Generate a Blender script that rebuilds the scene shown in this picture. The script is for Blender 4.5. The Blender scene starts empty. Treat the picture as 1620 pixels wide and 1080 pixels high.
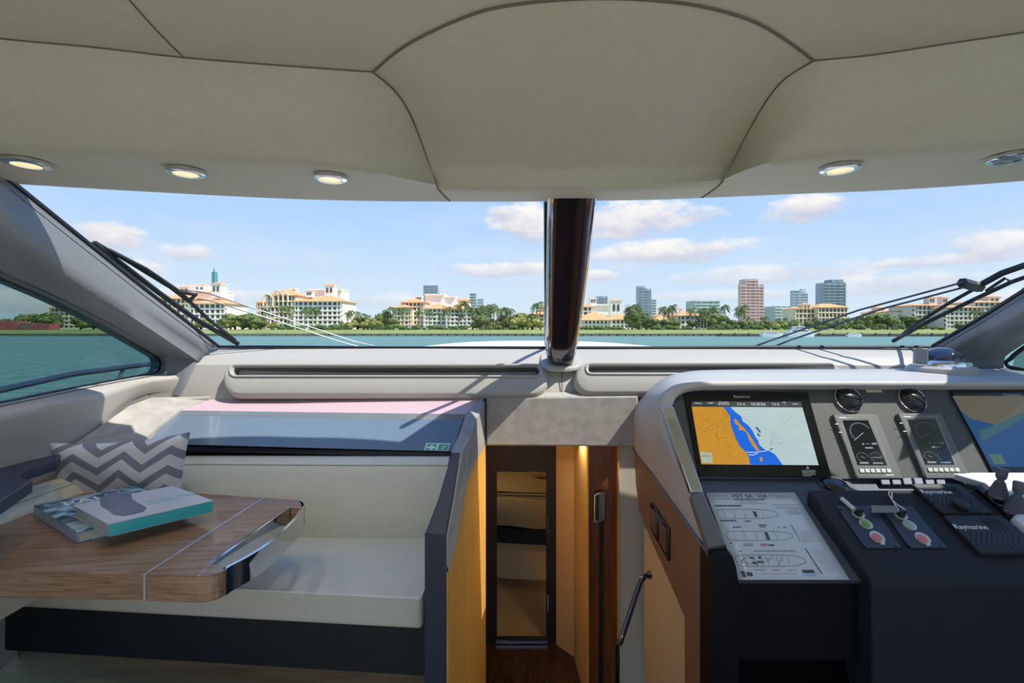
import bpy, bmesh, math, random
from mathutils import Vector, noise
random.seed(7)
C = bpy.context.scene.collection
scene = bpy.context.scene

# ---------------------------------------------------------------- camera
EYE = 1.55
F = 720.0
HOR = 515.0
cam_d = bpy.data.cameras.new('camera'); cam = bpy.data.objects.new('camera', cam_d); C.objects.link(cam)
cam.location = (0, 0, EYE); cam.rotation_euler = (math.pi/2, 0, 0)
cam_d.sensor_width = 36.0; cam_d.lens = 16.0
cam_d.shift_y = (HOR-540.0)/1620.0
cam_d.clip_start = 0.02; cam_d.clip_end = 20000
scene.camera = cam
scene.view_settings.view_transform = 'Standard'
scene.view_settings.look = 'None'
scene.view_settings.exposure = 0.1
scene.view_settings.gamma = 1.0
scene.view_settings.use_curve_mapping = False
scene.cycles.max_bounces = 10
scene.cycles.diffuse_bounces = 6
scene.cycles.transparent_max_bounces = 16

def lin(c):
    r = []
    for v in c:
        v = v/255.0
        r.append(v/12.92 if v <= .04045 else ((v+.055)/1.055)**2.4)
    return tuple(r)+(1.0,)

# ---------------------------------------------------------------- world: sky with clouds
SKY_GAIN = 1.0
def build_world():
    w = bpy.data.worlds.new('sky'); scene.world = w; w.use_nodes = True
    nt = w.node_tree; nt.nodes.clear(); L = nt.links
    def N(t, **k):
        n = nt.nodes.new(t)
        for a, b in k.items(): setattr(n, a, b)
        return n
    def M(op, a, b=None, c=None, clamp=False):
        n = N('ShaderNodeMath', operation=op); n.use_clamp = clamp
        for i, v in enumerate((a, b, c)):
            if v is None: continue
            if isinstance(v, (int, float)): n.inputs[i].default_value = v
            else: L.new(v, n.inputs[i])
        return n.outputs[0]
    def MIX(f, a, b):
        n = N('ShaderNodeMixRGB')
        for i, v in enumerate((f, a, b)):
            if isinstance(v, (int, float)): n.inputs[i].default_value = v
            elif isinstance(v, tuple): n.inputs[i].default_value = v
            else: L.new(v, n.inputs[i])
        return n.outputs[0]
    tc = N('ShaderNodeTexCoord'); sep = N('ShaderNodeSeparateXYZ'); L.new(tc.outputs['Generated'], sep.inputs[0])
    x, y, z = sep.outputs
    az = M('ARCTAN2', x, y); el = M('ARCSINE', z)
    # elevation gradient
    cr = N('ShaderNodeValToRGB'); L.new(M('MULTIPLY_ADD', el, 1/1.5708, 0.0, clamp=True), cr.inputs[0])
    e = cr.color_ramp.elements
    e[0].position = 0.0; e[0].color = lin((214, 231, 244))
    e[1].position = 1.0; e[1].color = lin((98, 150, 232))
    for p, c in ((.06, (203, 225, 246)), (.13, (180, 212, 250)), (.2, (160, 198, 251)), (.4, (130, 176, 246))):
        k = e.new(p); k.color = lin(c)
    col = cr.outputs[0]
    # noise used to break the cloud edges
    mp = N('ShaderNodeMapping'); L.new(tc.outputs['Generated'], mp.inputs[0]); mp.inputs['Scale'].default_value = (1, 1, 2.2)
    n1 = N('ShaderNodeTexNoise'); L.new(mp.outputs[0], n1.inputs['Vector'])
    n1.inputs['Scale'].default_value = 14; n1.inputs['Detail'].default_value = 8; n1.inputs['Roughness'].default_value = .62
    nz = M('SUBTRACT', n1.outputs['Fac'], .5)
    # general broken cloud away from the listed ones
    n2 = N('ShaderNodeTexNoise'); mp2 = N('ShaderNodeMapping'); L.new(tc.outputs['Generated'], mp2.inputs[0]); mp2.inputs['Scale'].default_value = (1, 1, 4)
    L.new(mp2.outputs[0], n2.inputs['Vector']); n2.inputs['Scale'].default_value = 4.5; n2.inputs['Detail'].default_value = 7; n2.inputs['Roughness'].default_value = .58
    hz = M('SUBTRACT', 1.0, M('MULTIPLY', M('ABSOLUTE', M('SUBTRACT', el, .12)), 6.0), clamp=True)
    fm = M('MULTIPLY', M('MULTIPLY', M('SUBTRACT', n2.outputs['Fac'], .5), 5.0, clamp=True), hz)
    col = MIX(M('MULTIPLY', fm, .45), col, lin((226, 229, 242)))
    blobs = [(175,368,62,24,1),(228,424,34,14,.75),(298,400,48,15,.75),(90,372,40,16,.55),(20,478,90,22,.8),
             (322,466,80,18,.5),(440,470,90,14,.35),(585,476,90,16,.4),(830,352,62,32,1),(795,338,30,14,.9),
             (1000,345,105,33,1),(1110,338,42,14,.8),(1062,398,140,22,.95),(790,426,110,13,.85),(950,435,34,9,.8),
             (1275,330,74,24,.95),(1225,434,180,20,.6),(1480,412,140,11,.7),(1570,388,75,28,.85),(1420,448,180,18,.55),
             (1620,470,90,16,.5),(1150,468,160,11,.4),(700,476,60,14,.35)]
    for (px, py, w_, h_, st) in blobs:
        u = (px-810)/F; v = (HOR-py)/F
        a0 = math.atan(u); e0 = math.atan(v/math.sqrt(1+u*u))
        k = 1.0/(1+u*u)
        aw = w_/F*k; eh = h_/F*math.sqrt(k)
        da = M('MULTIPLY', M('SUBTRACT', az, a0), 1/aw)
        de = M('MULTIPLY', M('SUBTRACT', el, e0), 1/eh)
        d2 = M('MULTIPLY_ADD', da, da, M('MULTIPLY', de, de))
        m = M('MULTIPLY_ADD', nz, 3.0, M('SUBTRACT', 1.0, d2))
        m = M('MULTIPLY', M('MULTIPLY', m, 1.5, clamp=True), st)
        sh = M('MULTIPLY_ADD', nz, 1.6, M('MULTIPLY_ADD', de, .55, .62), clamp=True)
        cc = MIX(sh, lin((186, 192, 216)), lin((250, 246, 242)))
        col = MIX(m, col, cc)
    # below the horizon: sea haze colour
    below = M('MULTIPLY', el, -60.0, clamp=True)
    col = MIX(below, col, lin((120, 150, 160)))
    bg = N('ShaderNodeBackground'); L.new(col, bg.inputs[0]); bg.inputs[1].default_value = SKY_GAIN
    out = N('ShaderNodeOutputWorld'); L.new(bg.outputs[0], out.inputs[0])
build_world()

# ---------------------------------------------------------------- sun
SUN_DIR = Vector((.535, -.225, .80)).normalized()      # towards the sun
sun_d = bpy.data.lights.new('sun', 'SUN'); sun = bpy.data.objects.new('sun', sun_d); C.objects.link(sun)
sun_d.energy = 5.2; sun_d.angle = math.radians(.55); sun_d.color = (1, .96, .89)
sun.rotation_euler = SUN_DIR.to_track_quat('Z', 'Y').to_euler()

def area(name, loc, target, size, power, color):
    d = bpy.data.lights.new(name, 'AREA'); o = bpy.data.objects.new(name, d); C.objects.link(o)
    d.shape = 'RECTANGLE'; d.size, d.size_y = size; d.energy = power; d.color = color
    o.location = loc; o.rotation_euler = (Vector(loc)-Vector(target)).to_track_quat('Z', 'Y').to_euler()
    return o
# unseen fills added: soft light from behind, warm light on the stairwell oak
area('aft_fill_light', (0.3, -2.4, 1.5), (0.3, 2, 1.0), (2.6, 1.4), 4, (1, .97, .93))
area('stairwell_warm_fill', (.55, 3.15, .78), (-.3, 2.2, -.3), (.3, .1), 24, (1, .74, .36))
area('cabin_lamp', (-.35, 4.6, .9), (.1, 4.9, .2), (.3, .3), 9, (1, .76, .42))

# ---------------------------------------------------------------- projection helpers (pixel ray -> point on a real plane)
def P(px, py, d): return Vector(((px-810)/F*d, d, EYE-(py-HOR)/F*d))
def PZ(px, py, z):
    d = (EYE-z)*F/(py-HOR); return Vector(((px-810)/F*d, d, z))
def PX(px, py, x):
    d = x*F/(px-810); return P(px, py, d)
def PS(px, py, z0, d0, s):                 # on the plane z = z0 + s*(y-d0)
    d = (EYE-z0+s*d0)/(s+(py-HOR)/F); return P(px, py, d)

# ---------------------------------------------------------------- materials
MATS = {}
def mat(name, color, rough=.6, metal=0.0, noise_amt=0.0, noise_scale=30, bump=0.0, bump_scale=200, coat=0.0, spec=.5, emit=None, sheen=0.0, stretch=None):
    if name in MATS: return MATS[name]
    m = bpy.data.materials.new(name); m.use_nodes = True; nt = m.node_tree; L = nt.links
    b = nt.nodes['Principled BSDF']
    c = lin(color)
    b.inputs['Base Color'].default_value = c
    b.inputs['Roughness'].default_value = rough; b.inputs['Metallic'].default_value = metal
    b.inputs['Coat Weight'].default_value = coat; b.inputs['Specular IOR Level'].default_value = spec
    if sheen: b.inputs['Sheen Weight'].default_value = sheen
    if emit:
        b.inputs['Emission Color'].default_value = lin(emit[0]); b.inputs['Emission Strength'].default_value = emit[1]
    tc = nt.nodes.new('ShaderNodeTexCoord'); mp = nt.nodes.new('ShaderNodeMapping'); L.new(tc.outputs['Object'], mp.inputs[0])
    if stretch: mp.inputs['Scale'].default_value = stretch
    if noise_amt:
        n = nt.nodes.new('ShaderNodeTexNoise'); n.inputs['Scale'].default_value = noise_scale; n.inputs['Detail'].default_value = 5
        L.new(mp.outputs[0], n.inputs['Vector'])
        r = nt.nodes.new('ShaderNodeValToRGB'); L.new(n.outputs['Fac'], r.inputs[0])
        e = r.color_ramp.elements; e[0].position = .3; e[1].position = .7
        e[0].color = tuple(max(0, v*(1-noise_amt)) for v in c[:3])+(1,); e[1].color = tuple(min(1, v*(1+noise_amt)) for v in c[:3])+(1,)
        L.new(r.outputs[0], b.inputs['Base Color'])
    if bump:
        n = nt.nodes.new('ShaderNodeTexNoise'); n.inputs['Scale'].default_value = bump_scale; n.inputs['Detail'].default_value = 3
        L.new(mp.outputs[0], n.inputs['Vector'])
        bp = nt.nodes.new('ShaderNodeBump'); bp.inputs['Strength'].default_value = bump; bp.inputs['Distance'].default_value = .002
        L.new(n.outputs['Fac'], bp.inputs['Height']); L.new(bp.outputs[0], b.inputs['Normal'])
    MATS[name] = m; return m

def wood(name, c1, c2, axis=(1, 12, 12), scale=9, rough=.35, coat=0.0, planks=None, rot=0, spec=.5):
    if name in MATS: return MATS[name]
    m = bpy.data.materials.new(name); m.use_nodes = True; nt = m.node_tree; L = nt.links
    b = nt.nodes['Principled BSDF']; b.inputs['Roughness'].default_value = rough; b.inputs['Coat Weight'].default_value = coat
    b.inputs['Specular IOR Level'].default_value = spec
    tc = nt.nodes.new('ShaderNodeTexCoord'); mr = nt.nodes.new('ShaderNodeMapping'); mr.inputs['Rotation'].default_value = (0, 0, rot)
    mp = nt.nodes.new('ShaderNodeMapping'); mp.inputs['Scale'].default_value = axis
    L.new(tc.outputs['Object'], mr.inputs[0]); L.new(mr.outputs[0], mp.inputs[0])
    n = nt.nodes.new('ShaderNodeTexNoise'); n.inputs['Scale'].default_value = scale; n.inputs['Detail'].default_value = 8; n.inputs['Roughness'].default_value = .6; n.inputs['Distortion'].default_value = .6
    L.new(mp.outputs[0], n.inputs['Vector'])
    r = nt.nodes.new('ShaderNodeValToRGB'); L.new(n.outputs['Fac'], r.inputs[0])
    e = r.color_ramp.elements; e[0].position = .33; e[1].position = .67; e[0].color = lin(c1); e[1].color = lin(c2)
    outc = r.outputs[0]
    if planks:
        w = nt.nodes.new('ShaderNodeTexVoronoi'); mq = nt.nodes.new('ShaderNodeMapping'); mq.inputs['Scale'].default_value = planks
        L.new(mr.outputs[0], mq.inputs[0]); fl = nt.nodes.new('ShaderNodeVectorMath'); fl.operation = 'FLOOR'; L.new(mq.outputs[0], fl.inputs[0])
        wn = nt.nodes.new('ShaderNodeTexWhiteNoise'); L.new(fl.outputs[0], wn.inputs['Vector'])
        nt.nodes.remove(w)
        mx = nt.nodes.new('ShaderNodeMixRGB'); mx.blend_type = 'MULTIPLY'; mx.inputs[0].default_value = .35
        L.new(outc, mx.inputs[1]); L.new(wn.outputs['Value'], mx.inputs[2]); outc = mx.outputs[0]
    L.new(outc, b.inputs['Base Color'])
    bp = nt.nodes.new('ShaderNodeBump'); bp.inputs['Strength'].default_value = .25; bp.inputs['Distance'].default_value = .001
    L.new(n.outputs['Fac'], bp.inputs['Height']); L.new(bp.outputs[0], b.inputs['Normal'])
    MATS[name] = m; return m

def glass(name, tint, gloss=.08, rough=0.0):
    m = bpy.data.materials.new(name); m.use_nodes = True; nt = m.node_tree; nt.nodes.clear(); L = nt.links
    t = nt.nodes.new('ShaderNodeBsdfTransparent'); t.inputs[0].default_value = tint
    g = nt.nodes.new('ShaderNodeBsdfGlossy'); g.inputs['Roughness'].default_value = rough
    fr = nt.nodes.new('ShaderNodeFresnel'); fr.inputs['IOR'].default_value = 1.35
    mu = nt.nodes.new('ShaderNodeMath'); mu.operation = 'MULTIPLY'; mu.inputs[1].default_value = gloss*10; mu.use_clamp = True
    L.new(fr.outputs[0], mu.inputs[0])
    mx = nt.nodes.new('ShaderNodeMixShader'); L.new(mu.outputs[0], mx.inputs[0]); L.new(t.outputs[0], mx.inputs[1]); L.new(g.outputs[0], mx.inputs[2])
    o = nt.nodes.new('ShaderNodeOutputMaterial'); L.new(mx.outputs[0], o.inputs[0])
    MATS[name] = m; return m

# ---------------------------------------------------------------- mesh builder
class MB:
    def __init__(s): s.v = []; s.f = []; s.mi = []; s.cur = 0
    def add(s, vs, fs):
        o = len(s.v); s.v += [Vector(v) for v in vs]
        for f in fs: s.f.append([i+o for i in f]); s.mi.append(s.cur)
        return s
    def box(s, x0, x1, y0, y1, z0, z1):
        return s.slab([(x0,y0,z0),(x1,y0,z0),(x1,y1,z0),(x0,y1,z0)], (0,0,z1-z0))
    def slab(s, pts, off):
        pts = [Vector(p) for p in pts]; off = Vector(off); n = len(pts)
        vs = pts+[p+off for p in pts]
        return s.add(vs, [list(range(n))[::-1], list(range(n, 2*n))]+[[i, (i+1) % n, n+(i+1) % n, n+i] for i in range(n)])
    def quadbox(s, base, top):               # two loops of equal length
        n = len(base)
        return s.add(list(base)+list(top), [list(range(n))[::-1], list(range(n, 2*n))]+[[i, (i+1) % n, n+(i+1) % n, n+i] for i in range(n)])
    def loft(s, rows, closed=False, cap0=False, cap1=False):
        n = len(rows[0]); vs = [p for r in rows for p in r]; fs = []
        for j in range(len(rows)-1):
            for i in range(n if closed else n-1):
                k = (i+1) % n
                fs.append([j*n+i, j*n+k, (j+1)*n+k, (j+1)*n+i])
        if cap0: fs.append(list(range(n))[::-1])
        if cap1: fs.append([(len(rows)-1)*n+i for i in range(n)])
        return s.add(vs, fs)
    def tube(s, pts, r, n=8, cap=True):
        pts = [Vector(p) for p in pts]; rr = r if isinstance(r, (list, tuple)) else [r]*len(pts); rows = []
        ref = None
        for i, p in enumerate(pts):
            t = (pts[min(i+1, len(pts)-1)]-pts[max(i-1, 0)]).normalized()
            if ref is None:
                ref = Vector((0, 0, 1)) if abs(t.z) < .9 else Vector((1, 0, 0))
            u = t.cross(ref).normalized(); v = u.cross(t).normalized(); ref = v
            rows.append([p+(u*math.cos(a)+v*math.sin(a))*rr[i] for a in [2*math.pi*k/n for k in range(n)]])
        return s.loft(rows, True, cap, cap)
    def lathe(s, prof, c, ax=(0,0,1), n=24, cap=True):
        ax = Vector(ax).normalized(); ref = Vector((0,0,1)) if abs(ax.z) < .9 else Vector((0,1,0))
        u = ax.cross(ref).normalized(); v = ax.cross(u).normalized(); c = Vector(c)
        rows = [[c+ax*h+(u*math.cos(a)+v*math.sin(a))*r for a in [2*math.pi*k/n for k in range(n)]] for (r, h) in prof]
        return s.loft(rows, True, cap, cap)

ORG = {}
def org(o): return ORG.get(o.name, Vector((0,0,0)))
def mesh_obj(name, mb, mats, parent=None, origin=None, smooth=True, bevel=0.0, angle=40, seg=2, subd=0, solid=0.0, tris=False):
    if parent is not None: og = org(parent)
    elif origin is not None: og = Vector(origin)
    else:
        xs = [v.x for v in mb.v]; ys = [v.y for v in mb.v]; zs = [v.z for v in mb.v]
        og = Vector(((min(xs)+max(xs))/2, (min(ys)+max(ys))/2, min(zs)))
    me = bpy.data.meshes.new(name)
    me.from_pydata([tuple(v-og) for v in mb.v], [], mb.f)
    if not isinstance(mats, (list, tuple)): mats = [mats]
    for m in mats: me.materials.append(m)
    for p, i in zip(me.polygons, mb.mi): p.material_index = i
    bm = bmesh.new(); bm.from_mesh(me); bmesh.ops.recalc_face_normals(bm, faces=bm.faces); bm.to_mesh(me); bm.free()
    if smooth:
        for p in me.polygons: p.use_smooth = True
        me.set_sharp_from_angle(angle=math.radians(angle))
    o = bpy.data.objects.new(name, me); C.objects.link(o)
    if parent is not None: o.parent = parent
    else: o.location = og
    ORG[o.name] = og
    if solid:
        md = o.modifiers.new('thickness', 'SOLIDIFY'); md.thickness = solid; md.offset = 1
    if bevel:
        md = o.modifiers.new('rounding', 'BEVEL'); md.width = bevel; md.segments = seg; md.limit_method = 'ANGLE'; md.angle_limit = math.radians(35); md.harden_normals = False
    if subd:
        md = o.modifiers.new('subdiv', 'SUBSURF'); md.levels = subd; md.render_levels = subd
    return o
def thing(name, label, cat, loc, group=None):
    o = bpy.data.objects.new(name, None); C.objects.link(o); o.location = loc; o.empty_display_size = .1
    ORG[o.name] = Vector(loc); tag(o, label, cat, group); return o
def tag(o, label=None, cat=None, group=None, kind=None):
    if label: o['label'] = label
    if cat: o['category'] = cat
    if group: o['group'] = group
    if kind: o['kind'] = kind
    return o
def part(name, mb, m, parent, label=None, **k):
    o = mesh_obj(name, mb, m, parent, **k)
    if label: o['label'] = label
    return o
def structure(name, mb, m, **k):
    o = mesh_obj(name, mb, m, **k); o['kind'] = 'structure'; return o
def copy_tree(o, loc=None, parent=None, scale=None, rz=None, label=None):
    c = o.copy(); C.objects.link(c); ORG[c.name] = org(o)
    if parent is not None: c.parent = parent
    if loc is not None: c.location = loc; ORG[c.name] = Vector(loc)
    if scale is not None: c.scale = scale
    if rz is not None: c.rotation_euler.z = rz
    if label: c['label'] = label
    for ch in list(o.children): copy_tree(ch, parent=c)
    return c
def crm(pts, n, closed=False):                # Catmull-Rom resample to n points
    pts = [Vector(p) for p in pts]; N = len(pts)
    seg = N if closed else N-1
    cum = [0]
    for i in range(seg): cum.append(cum[-1]+max((pts[(i+1) % N]-pts[i]).length, 1e-6))
    out = []
    for k in range(n):
        s = cum[-1]*k/(n if closed else n-1)
        i = 0
        while i < seg-1 and s > cum[i+1]: i += 1
        t = (s-cum[i])/(cum[i+1]-cum[i]); t = min(max(t, 0), 1)
        g = (lambda j: pts[j % N]) if closed else (lambda j: pts[max(0, min(N-1, j))])
        p0, p1, p2, p3 = g(i-1), g(i), g(i+1), g(i+2)
        out.append(.5*((2*p1)+(p2-p0)*t+(2*p0-5*p1+4*p2-p3)*t*t+(3*p1-p0-3*p2+p3)*t**3))
    return out
def lrp(pts, n):                              # linear resample to n points
    pts = [Vector(p) for p in pts]; cum = [0]
    for i in range(len(pts)-1): cum.append(cum[-1]+(pts[i+1]-pts[i]).length)
    out = []
    for k in range(n):
        s = cum[-1]*k/(n-1); i = 0
        while i < len(pts)-2 and s > cum[i+1]: i += 1
        out.append(pts[i].lerp(pts[i+1], (s-cum[i])/max(cum[i+1]-cum[i], 1e-9)))
    return out
def text_mesh(name, s, size, origin, ux, uy, m, parent, extrude=.0004, align='LEFT', sx=1.0, label=None):
    """lettering laid on a surface: origin, ux (reading direction), uy (up)"""
    cu = bpy.data.curves.new(name, 'FONT'); cu.body = s; cu.size = size; cu.align_x = align; cu.extrude = extrude; cu.resolution_u = 2
    to = bpy.data.objects.new(name, cu); C.objects.link(to)
    bpy.context.view_layer.update()
    me = bpy.data.meshes.new_from_object(to.evaluated_get(bpy.context.evaluated_depsgraph_get()))
    bpy.data.objects.remove(to); me.materials.clear(); me.materials.append(m)
    ux = Vector(ux).normalized(); uy = Vector(uy).normalized(); uz = ux.cross(uy); og = Vector(origin)-org(parent)
    for v in me.vertices: v.co = og+ux*(v.co.x*sx)+uy*v.co.y+uz*v.co.z
    o = bpy.data.objects.new(name, me); C.objects.link(o); o.parent = parent; ORG[o.name] = org(parent)
    if label: o['label'] = label
    return o

# ---------------------------------------------------------------- common materials
LINER = mat('headliner_leather', (200, 198, 181), .62, noise_amt=.03, bump=.25, bump_scale=500)
PIPE = mat('headliner_piping', (112, 110, 96), .8, noise_amt=.05)
SEAM = mat('seam_dark', (70, 70, 62), .8, noise_amt=.05)
MOULD = mat('grey_moulding', (180, 176, 166), .5, noise_amt=.02, bump=.08, bump_scale=400)
PILLAR = mat('pillar_grey', (122, 125, 127), .36, noise_amt=.03, bump=.1, bump_scale=600)
SEAL = mat('window_seal', (20, 22, 28), .35, noise_amt=.1)
WSG = glass('windscreen_glass', (.98, .99, .99, 1), .002)
SIDEG = glass('side_glass', (.56, .64, .63, 1), .006)
CHROME = mat('chrome', (222, 224, 228), .06, 1.0, noise_amt=.02)
BLACKGLOSS = mat('black_gloss', (16, 15, 20), .06, coat=1.0, noise_amt=.02)
NAVY = mat('navy_leather', (44, 52, 70), .42, noise_amt=.06, bump=.3, bump_scale=500)
SUEDE = mat('taupe_suede', (172, 166, 158), .95, noise_amt=.14, noise_scale=14, spec=.15, bump=.3, bump_scale=700)
CREAM = mat('cream_leather', (220, 217, 198), .45, noise_amt=.03, bump=.2, bump_scale=450)
BLACKPANEL = mat('console_black_leather', (11, 14, 17), .6, noise_amt=.1, spec=.2, bump=.35, bump_scale=500)
DASHGREY = mat('dash_dark_grey', (78, 80, 76), .55, noise_amt=.06, bump=.25, bump_scale=500)
# ================================================================= ROOM SHELL
ZC, ZS = 2.40, 2.15                            # upper ceiling, soffit
def zc(l, z): return [PZ(a, b, z) for a, b in l]
E1L = zc([(-420, 8), (-200, 35), (0, 60), (150, 74), (290, 90), (450, 103), (590, 113)], ZC)
E1R = zc([(1287, 95), (1380, 86), (1500, 68), (1620, 50), (1820, 20), (2040, -20)], ZC)
ARC = zc([(590, 113), (640, 72), (720, 32), (800, 8), (940, -4), (1080, 4), (1180, 28), (1240, 60), (1287, 95)], ZC)
E2L = zc([(-420, 205), (-200, 222), (0, 235), (180, 243), (350, 252), (480, 259), (560, 266), (630, 280), (690, 293)], ZS)
E2R = zc([(1145, 284), (1190, 265), (1250, 252), (1400, 243), (1500, 237), (1620, 226), (1820, 208), (2040, 185)], ZS)
E3L = zc([(-420, 252), (-200, 272), (0, 288), (250, 303), (450, 313), (600, 317), (712, 317.5)], ZS)
E3R = zc([(1110, 312), (1250, 306), (1400, 300), (1500, 294), (1620, 285), (1820, 268), (2040, 240)], ZS)
E3M = zc([(712, 317.5), (790, 318), (880, 317), (960, 316), (1050, 314.5), (1110, 312)], ZS)
def zz(px, py, z): return PZ(px, py, z)
BL = [zz(590, 113, ZC), zz(625, 143, 2.388), zz(648, 178, 2.36), (zz(667, 225, 2.31)), zz(682, 268, 2.23), zz(690, 293, 2.16), zz(700, 306, 2.15), zz(712, 317.5, ZS)]
BR = [zz(1287, 95, ZC), zz(1240, 125, 2.388), zz(1208, 165, 2.36), zz(1180, 215, 2.31), zz(1156, 262, 2.23), zz(1145, 284, 2.16), zz(1128, 300, 2.15), zz(1110, 312, ZS)]
def cove(e1, e2, e3, bd, side):
    n = 40; a = crm(e1, n); b = crm(e2, n); c = crm(e3, n)
    if side < 0: a.reverse(); b.reverse(); c.reverse()      # index 0 at the dome
    bdr = crm(bd, 18); mid = 11
    rows = []
    for j in range(12):
        t = j/11; row = []
        for i in range(n):
            s = i/(n-1)
            p = a[i].lerp(b[i], t)
            p = p+Vector((0, -.035, 0.0))*math.sin(math.pi*t)*(1-.7*s if False else 1)
            # rounded lower lip
            base = a[0].lerp(b[0], t)+Vector((0, -.035, 0))*math.sin(math.pi*t)
            tt = t*(bdr.__len__()-1)*.72; k = int(tt); q = bdr[k].lerp(bdr[min(k+1, 17)], tt-k)
            if j == 11: q = b[0]
            w = max(0, 1-s/.22)**2
            row.append(p+(q-base)*w)
        rows.append(row)
    for j in range(1, 7):
        t = j/6
        rows.append([b[i].lerp(c[i], t)+Vector((0, 0, .012))*math.sin(math.pi*t) for i in range(n)])
    return rows
mb = MB(); mb.loft(cove(E1L, E2L, E3L, BL, -1))
o_l = structure('ceiling_cove_left', mb, LINER, angle=80)
mb = MB(); mb.loft(cove(E1R, E2R, E3R, BR, 1))
structure('ceiling_cove_right', mb, LINER, angle=80)
# upper flat ceiling, its front edge follows the coves and the dome
e = crm(E1L, 24)+crm(ARC, 30)[1:-1]+crm(E1R, 20)
mb = MB(); mb.loft([e, [Vector((p.x, min(p.y, .6), ZC)) for p in e], [Vector((p.x, -.45, ZC)) for p in e]])
structure('ceiling', mb, LINER)
# dome panel (Coons patch)
def coons(top, bot, left, right, nu, nv, bulge=0):
    T = crm(top, nu); B = crm(bot, nu); Lf = crm(left, nv); R = crm(right, nv); rows = []
    for j in range(nv):
        v = j/(nv-1); row = []
        for i in range(nu):
            u = i/(nu-1)
            p = T[i]*(1-v)+B[i]*v+Lf[j]*(1-u)+R[j]*u-(T[0]*(1-u)*(1-v)+T[-1]*u*(1-v)+B[0]*(1-u)*v+B[-1]*u*v)
            p = p+Vector((0, 0, -bulge))*math.sin(math.pi*u)**.8*math.sin(math.pi*v)**.8
            row.append(p)
        rows.append(row)
    return rows
mb = MB(); mb.loft(coons(ARC, E3M, BL, BR, 40, 26, .055))
structure('ceiling_dome_panel', mb, LINER, angle=80)
# seams and piping between the panels
def seam(pts, r=.0024, dz=-.002, m=None, name='trim_1', n=40):
    mb = MB(); mb.tube([p+Vector((0, 0, dz)) for p in crm(pts, n)], r, 6); return structure(name, mb, m or PIPE)
seam(E1L, name='trim_1'); seam(E1R, name='trim_2'); seam(ARC, .0045, name='trim_3'); seam(BL, .0028, -.003, name='trim_4'); seam(BR, .0028, -.003, name='trim_5')
seam(zc([(205, 0), (250, 50), (290, 90)], ZC), .002, name='trim_6', n=8)
# roof skin above so that no sun comes through
mb = MB(); mb.box(-3.4, 4.2, -.5, 1.55, 2.47, 2.52)
structure('roof_deck', mb, mat('white_gelcoat', (236, 236, 232), .3, noise_amt=.02))
# outer roof brow: strip over the coves
top = crm(E3L, 20)+crm(E3M, 8)[1:-1]+crm(E3R, 20)
mb = MB(); mb.loft([[p+Vector((0, .015, .0)) for p in top], [p+Vector((0, .02, .05)) for p in top], [Vector((p.x, 1.5, 2.5)) for p in top]])
structure('roof_brow', mb, MATS['white_gelcoat'], solid=.01)

# ---- windscreen
def ws_base(px): return P(px, 548.5+(1.2 if 500 < px < 1200 else 0), 3.2-.16*((px-885)/560)**2)
WS_L_TOP = zc([(20, 289.5), (250, 303), (450, 313), (712, 317.5), (868, 317.5)], ZS)
WS_L_BOT = [ws_base(x) for x in (345, 450, 600, 740, 866)]
WS_R_TOP = zc([(938, 316.5), (1110, 312), (1250, 306), (1500, 294), (1700, 279)], ZS)
WS_R_BOT = [ws_base(x) for x in (908, 1050, 1200, 1350, 1475)]
for nme, a, b in (('window_1', WS_L_TOP, WS_L_BOT), ('window_2', WS_R_TOP, WS_R_BOT)):
    mb = MB(); mb.loft([[p+Vector((0, .02, 0)) for p in crm(a, 20)], [p+Vector((0, .02, 0)) for p in crm(b, 20)]]); structure(nme, mb, WSG)
mb = MB(); mb.tube(crm(WS_L_BOT+WS_R_BOT, 40), .011, 6); structure('trim_7', mb, SEAL)
# ---- A pillars
def pillar(name, seal_name, A, Bp, Cp, D, ctr):
    n = 22; a = lrp(A, n); b = lrp(Bp, n); c = crm(Cp, n); d = crm(D, n)
    def out(p, k): return p+(p-ctr).normalized()*k
    rows = [[out(p, .05) for p in a], a]
    b = [p+Vector((0, -.02, .012)) for p in b]
    # soft ridge
    rows.append([a[i].lerp(b[i], .5)+Vector((0, -.012, 0)) for i in range(n)]); rows.append(b)
    rows.append([b[i].lerp(c[i], .3)+Vector((0, .03, -.01)) for i in range(n)]); rows.append([b[i].lerp(c[i], .7)+Vector((0, .055, .0)) for i in range(n)]); rows.append(c)
    rows.append([c[i].lerp(d[i], .4)+Vector((0, -.004, 0)) for i in range(n)])
    rows.append([c[i].lerp(d[i], .9) for i in range(n)]); rows.append(d)
    rows.append([out(p, .10) for p in d])
    mb = MB(); mb.loft(rows); structure(name, mb, PILLAR, angle=70, solid=-.002)
    mb = MB(); mb.tube([p+Vector((0, .004, .004)) for p in a], .011, 8); structure(seal_name, mb, SEAL)
    mb = MB(); mb.tube([a[i].lerp(b[i], .28)+Vector((0, -.012, 0)) for i in range(n)], .0025, 6); structure(seal_name[:5]+str(int(seal_name[5:])+1), mb, SEAM)
SX = -2.2
A = [P(-150, 150, 1.45), P(20, 291, 1.92), P(120, 371, 2.2), P(230, 459, 2.6), P(345, 549, 3.03)]
Bp = [P(-150, 190, 1.42), P(0, 310, 1.84), P(110, 400, 2.15), P(220, 480, 2.55), P(333, 556, 2.98)]
Cp = [P(-150, 255, 1.42), P(0, 355, 1.82), P(105, 435, 2.13), P(210, 502, 2.5), P(300, 562, 2.85), P(318, 574, 2.93)]
D = [PX(-150, 360, SX), PX(0, 432, SX), PX(100, 477, SX), PX(180, 518, SX), PX(245, 556, SX), PX(263, 567, SX)]
pillar('wall_left_pillar', 'trim_8', A, Bp, Cp, D, Vector((-1, 1.2, 1.2)))
SXR = 2.95
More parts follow.
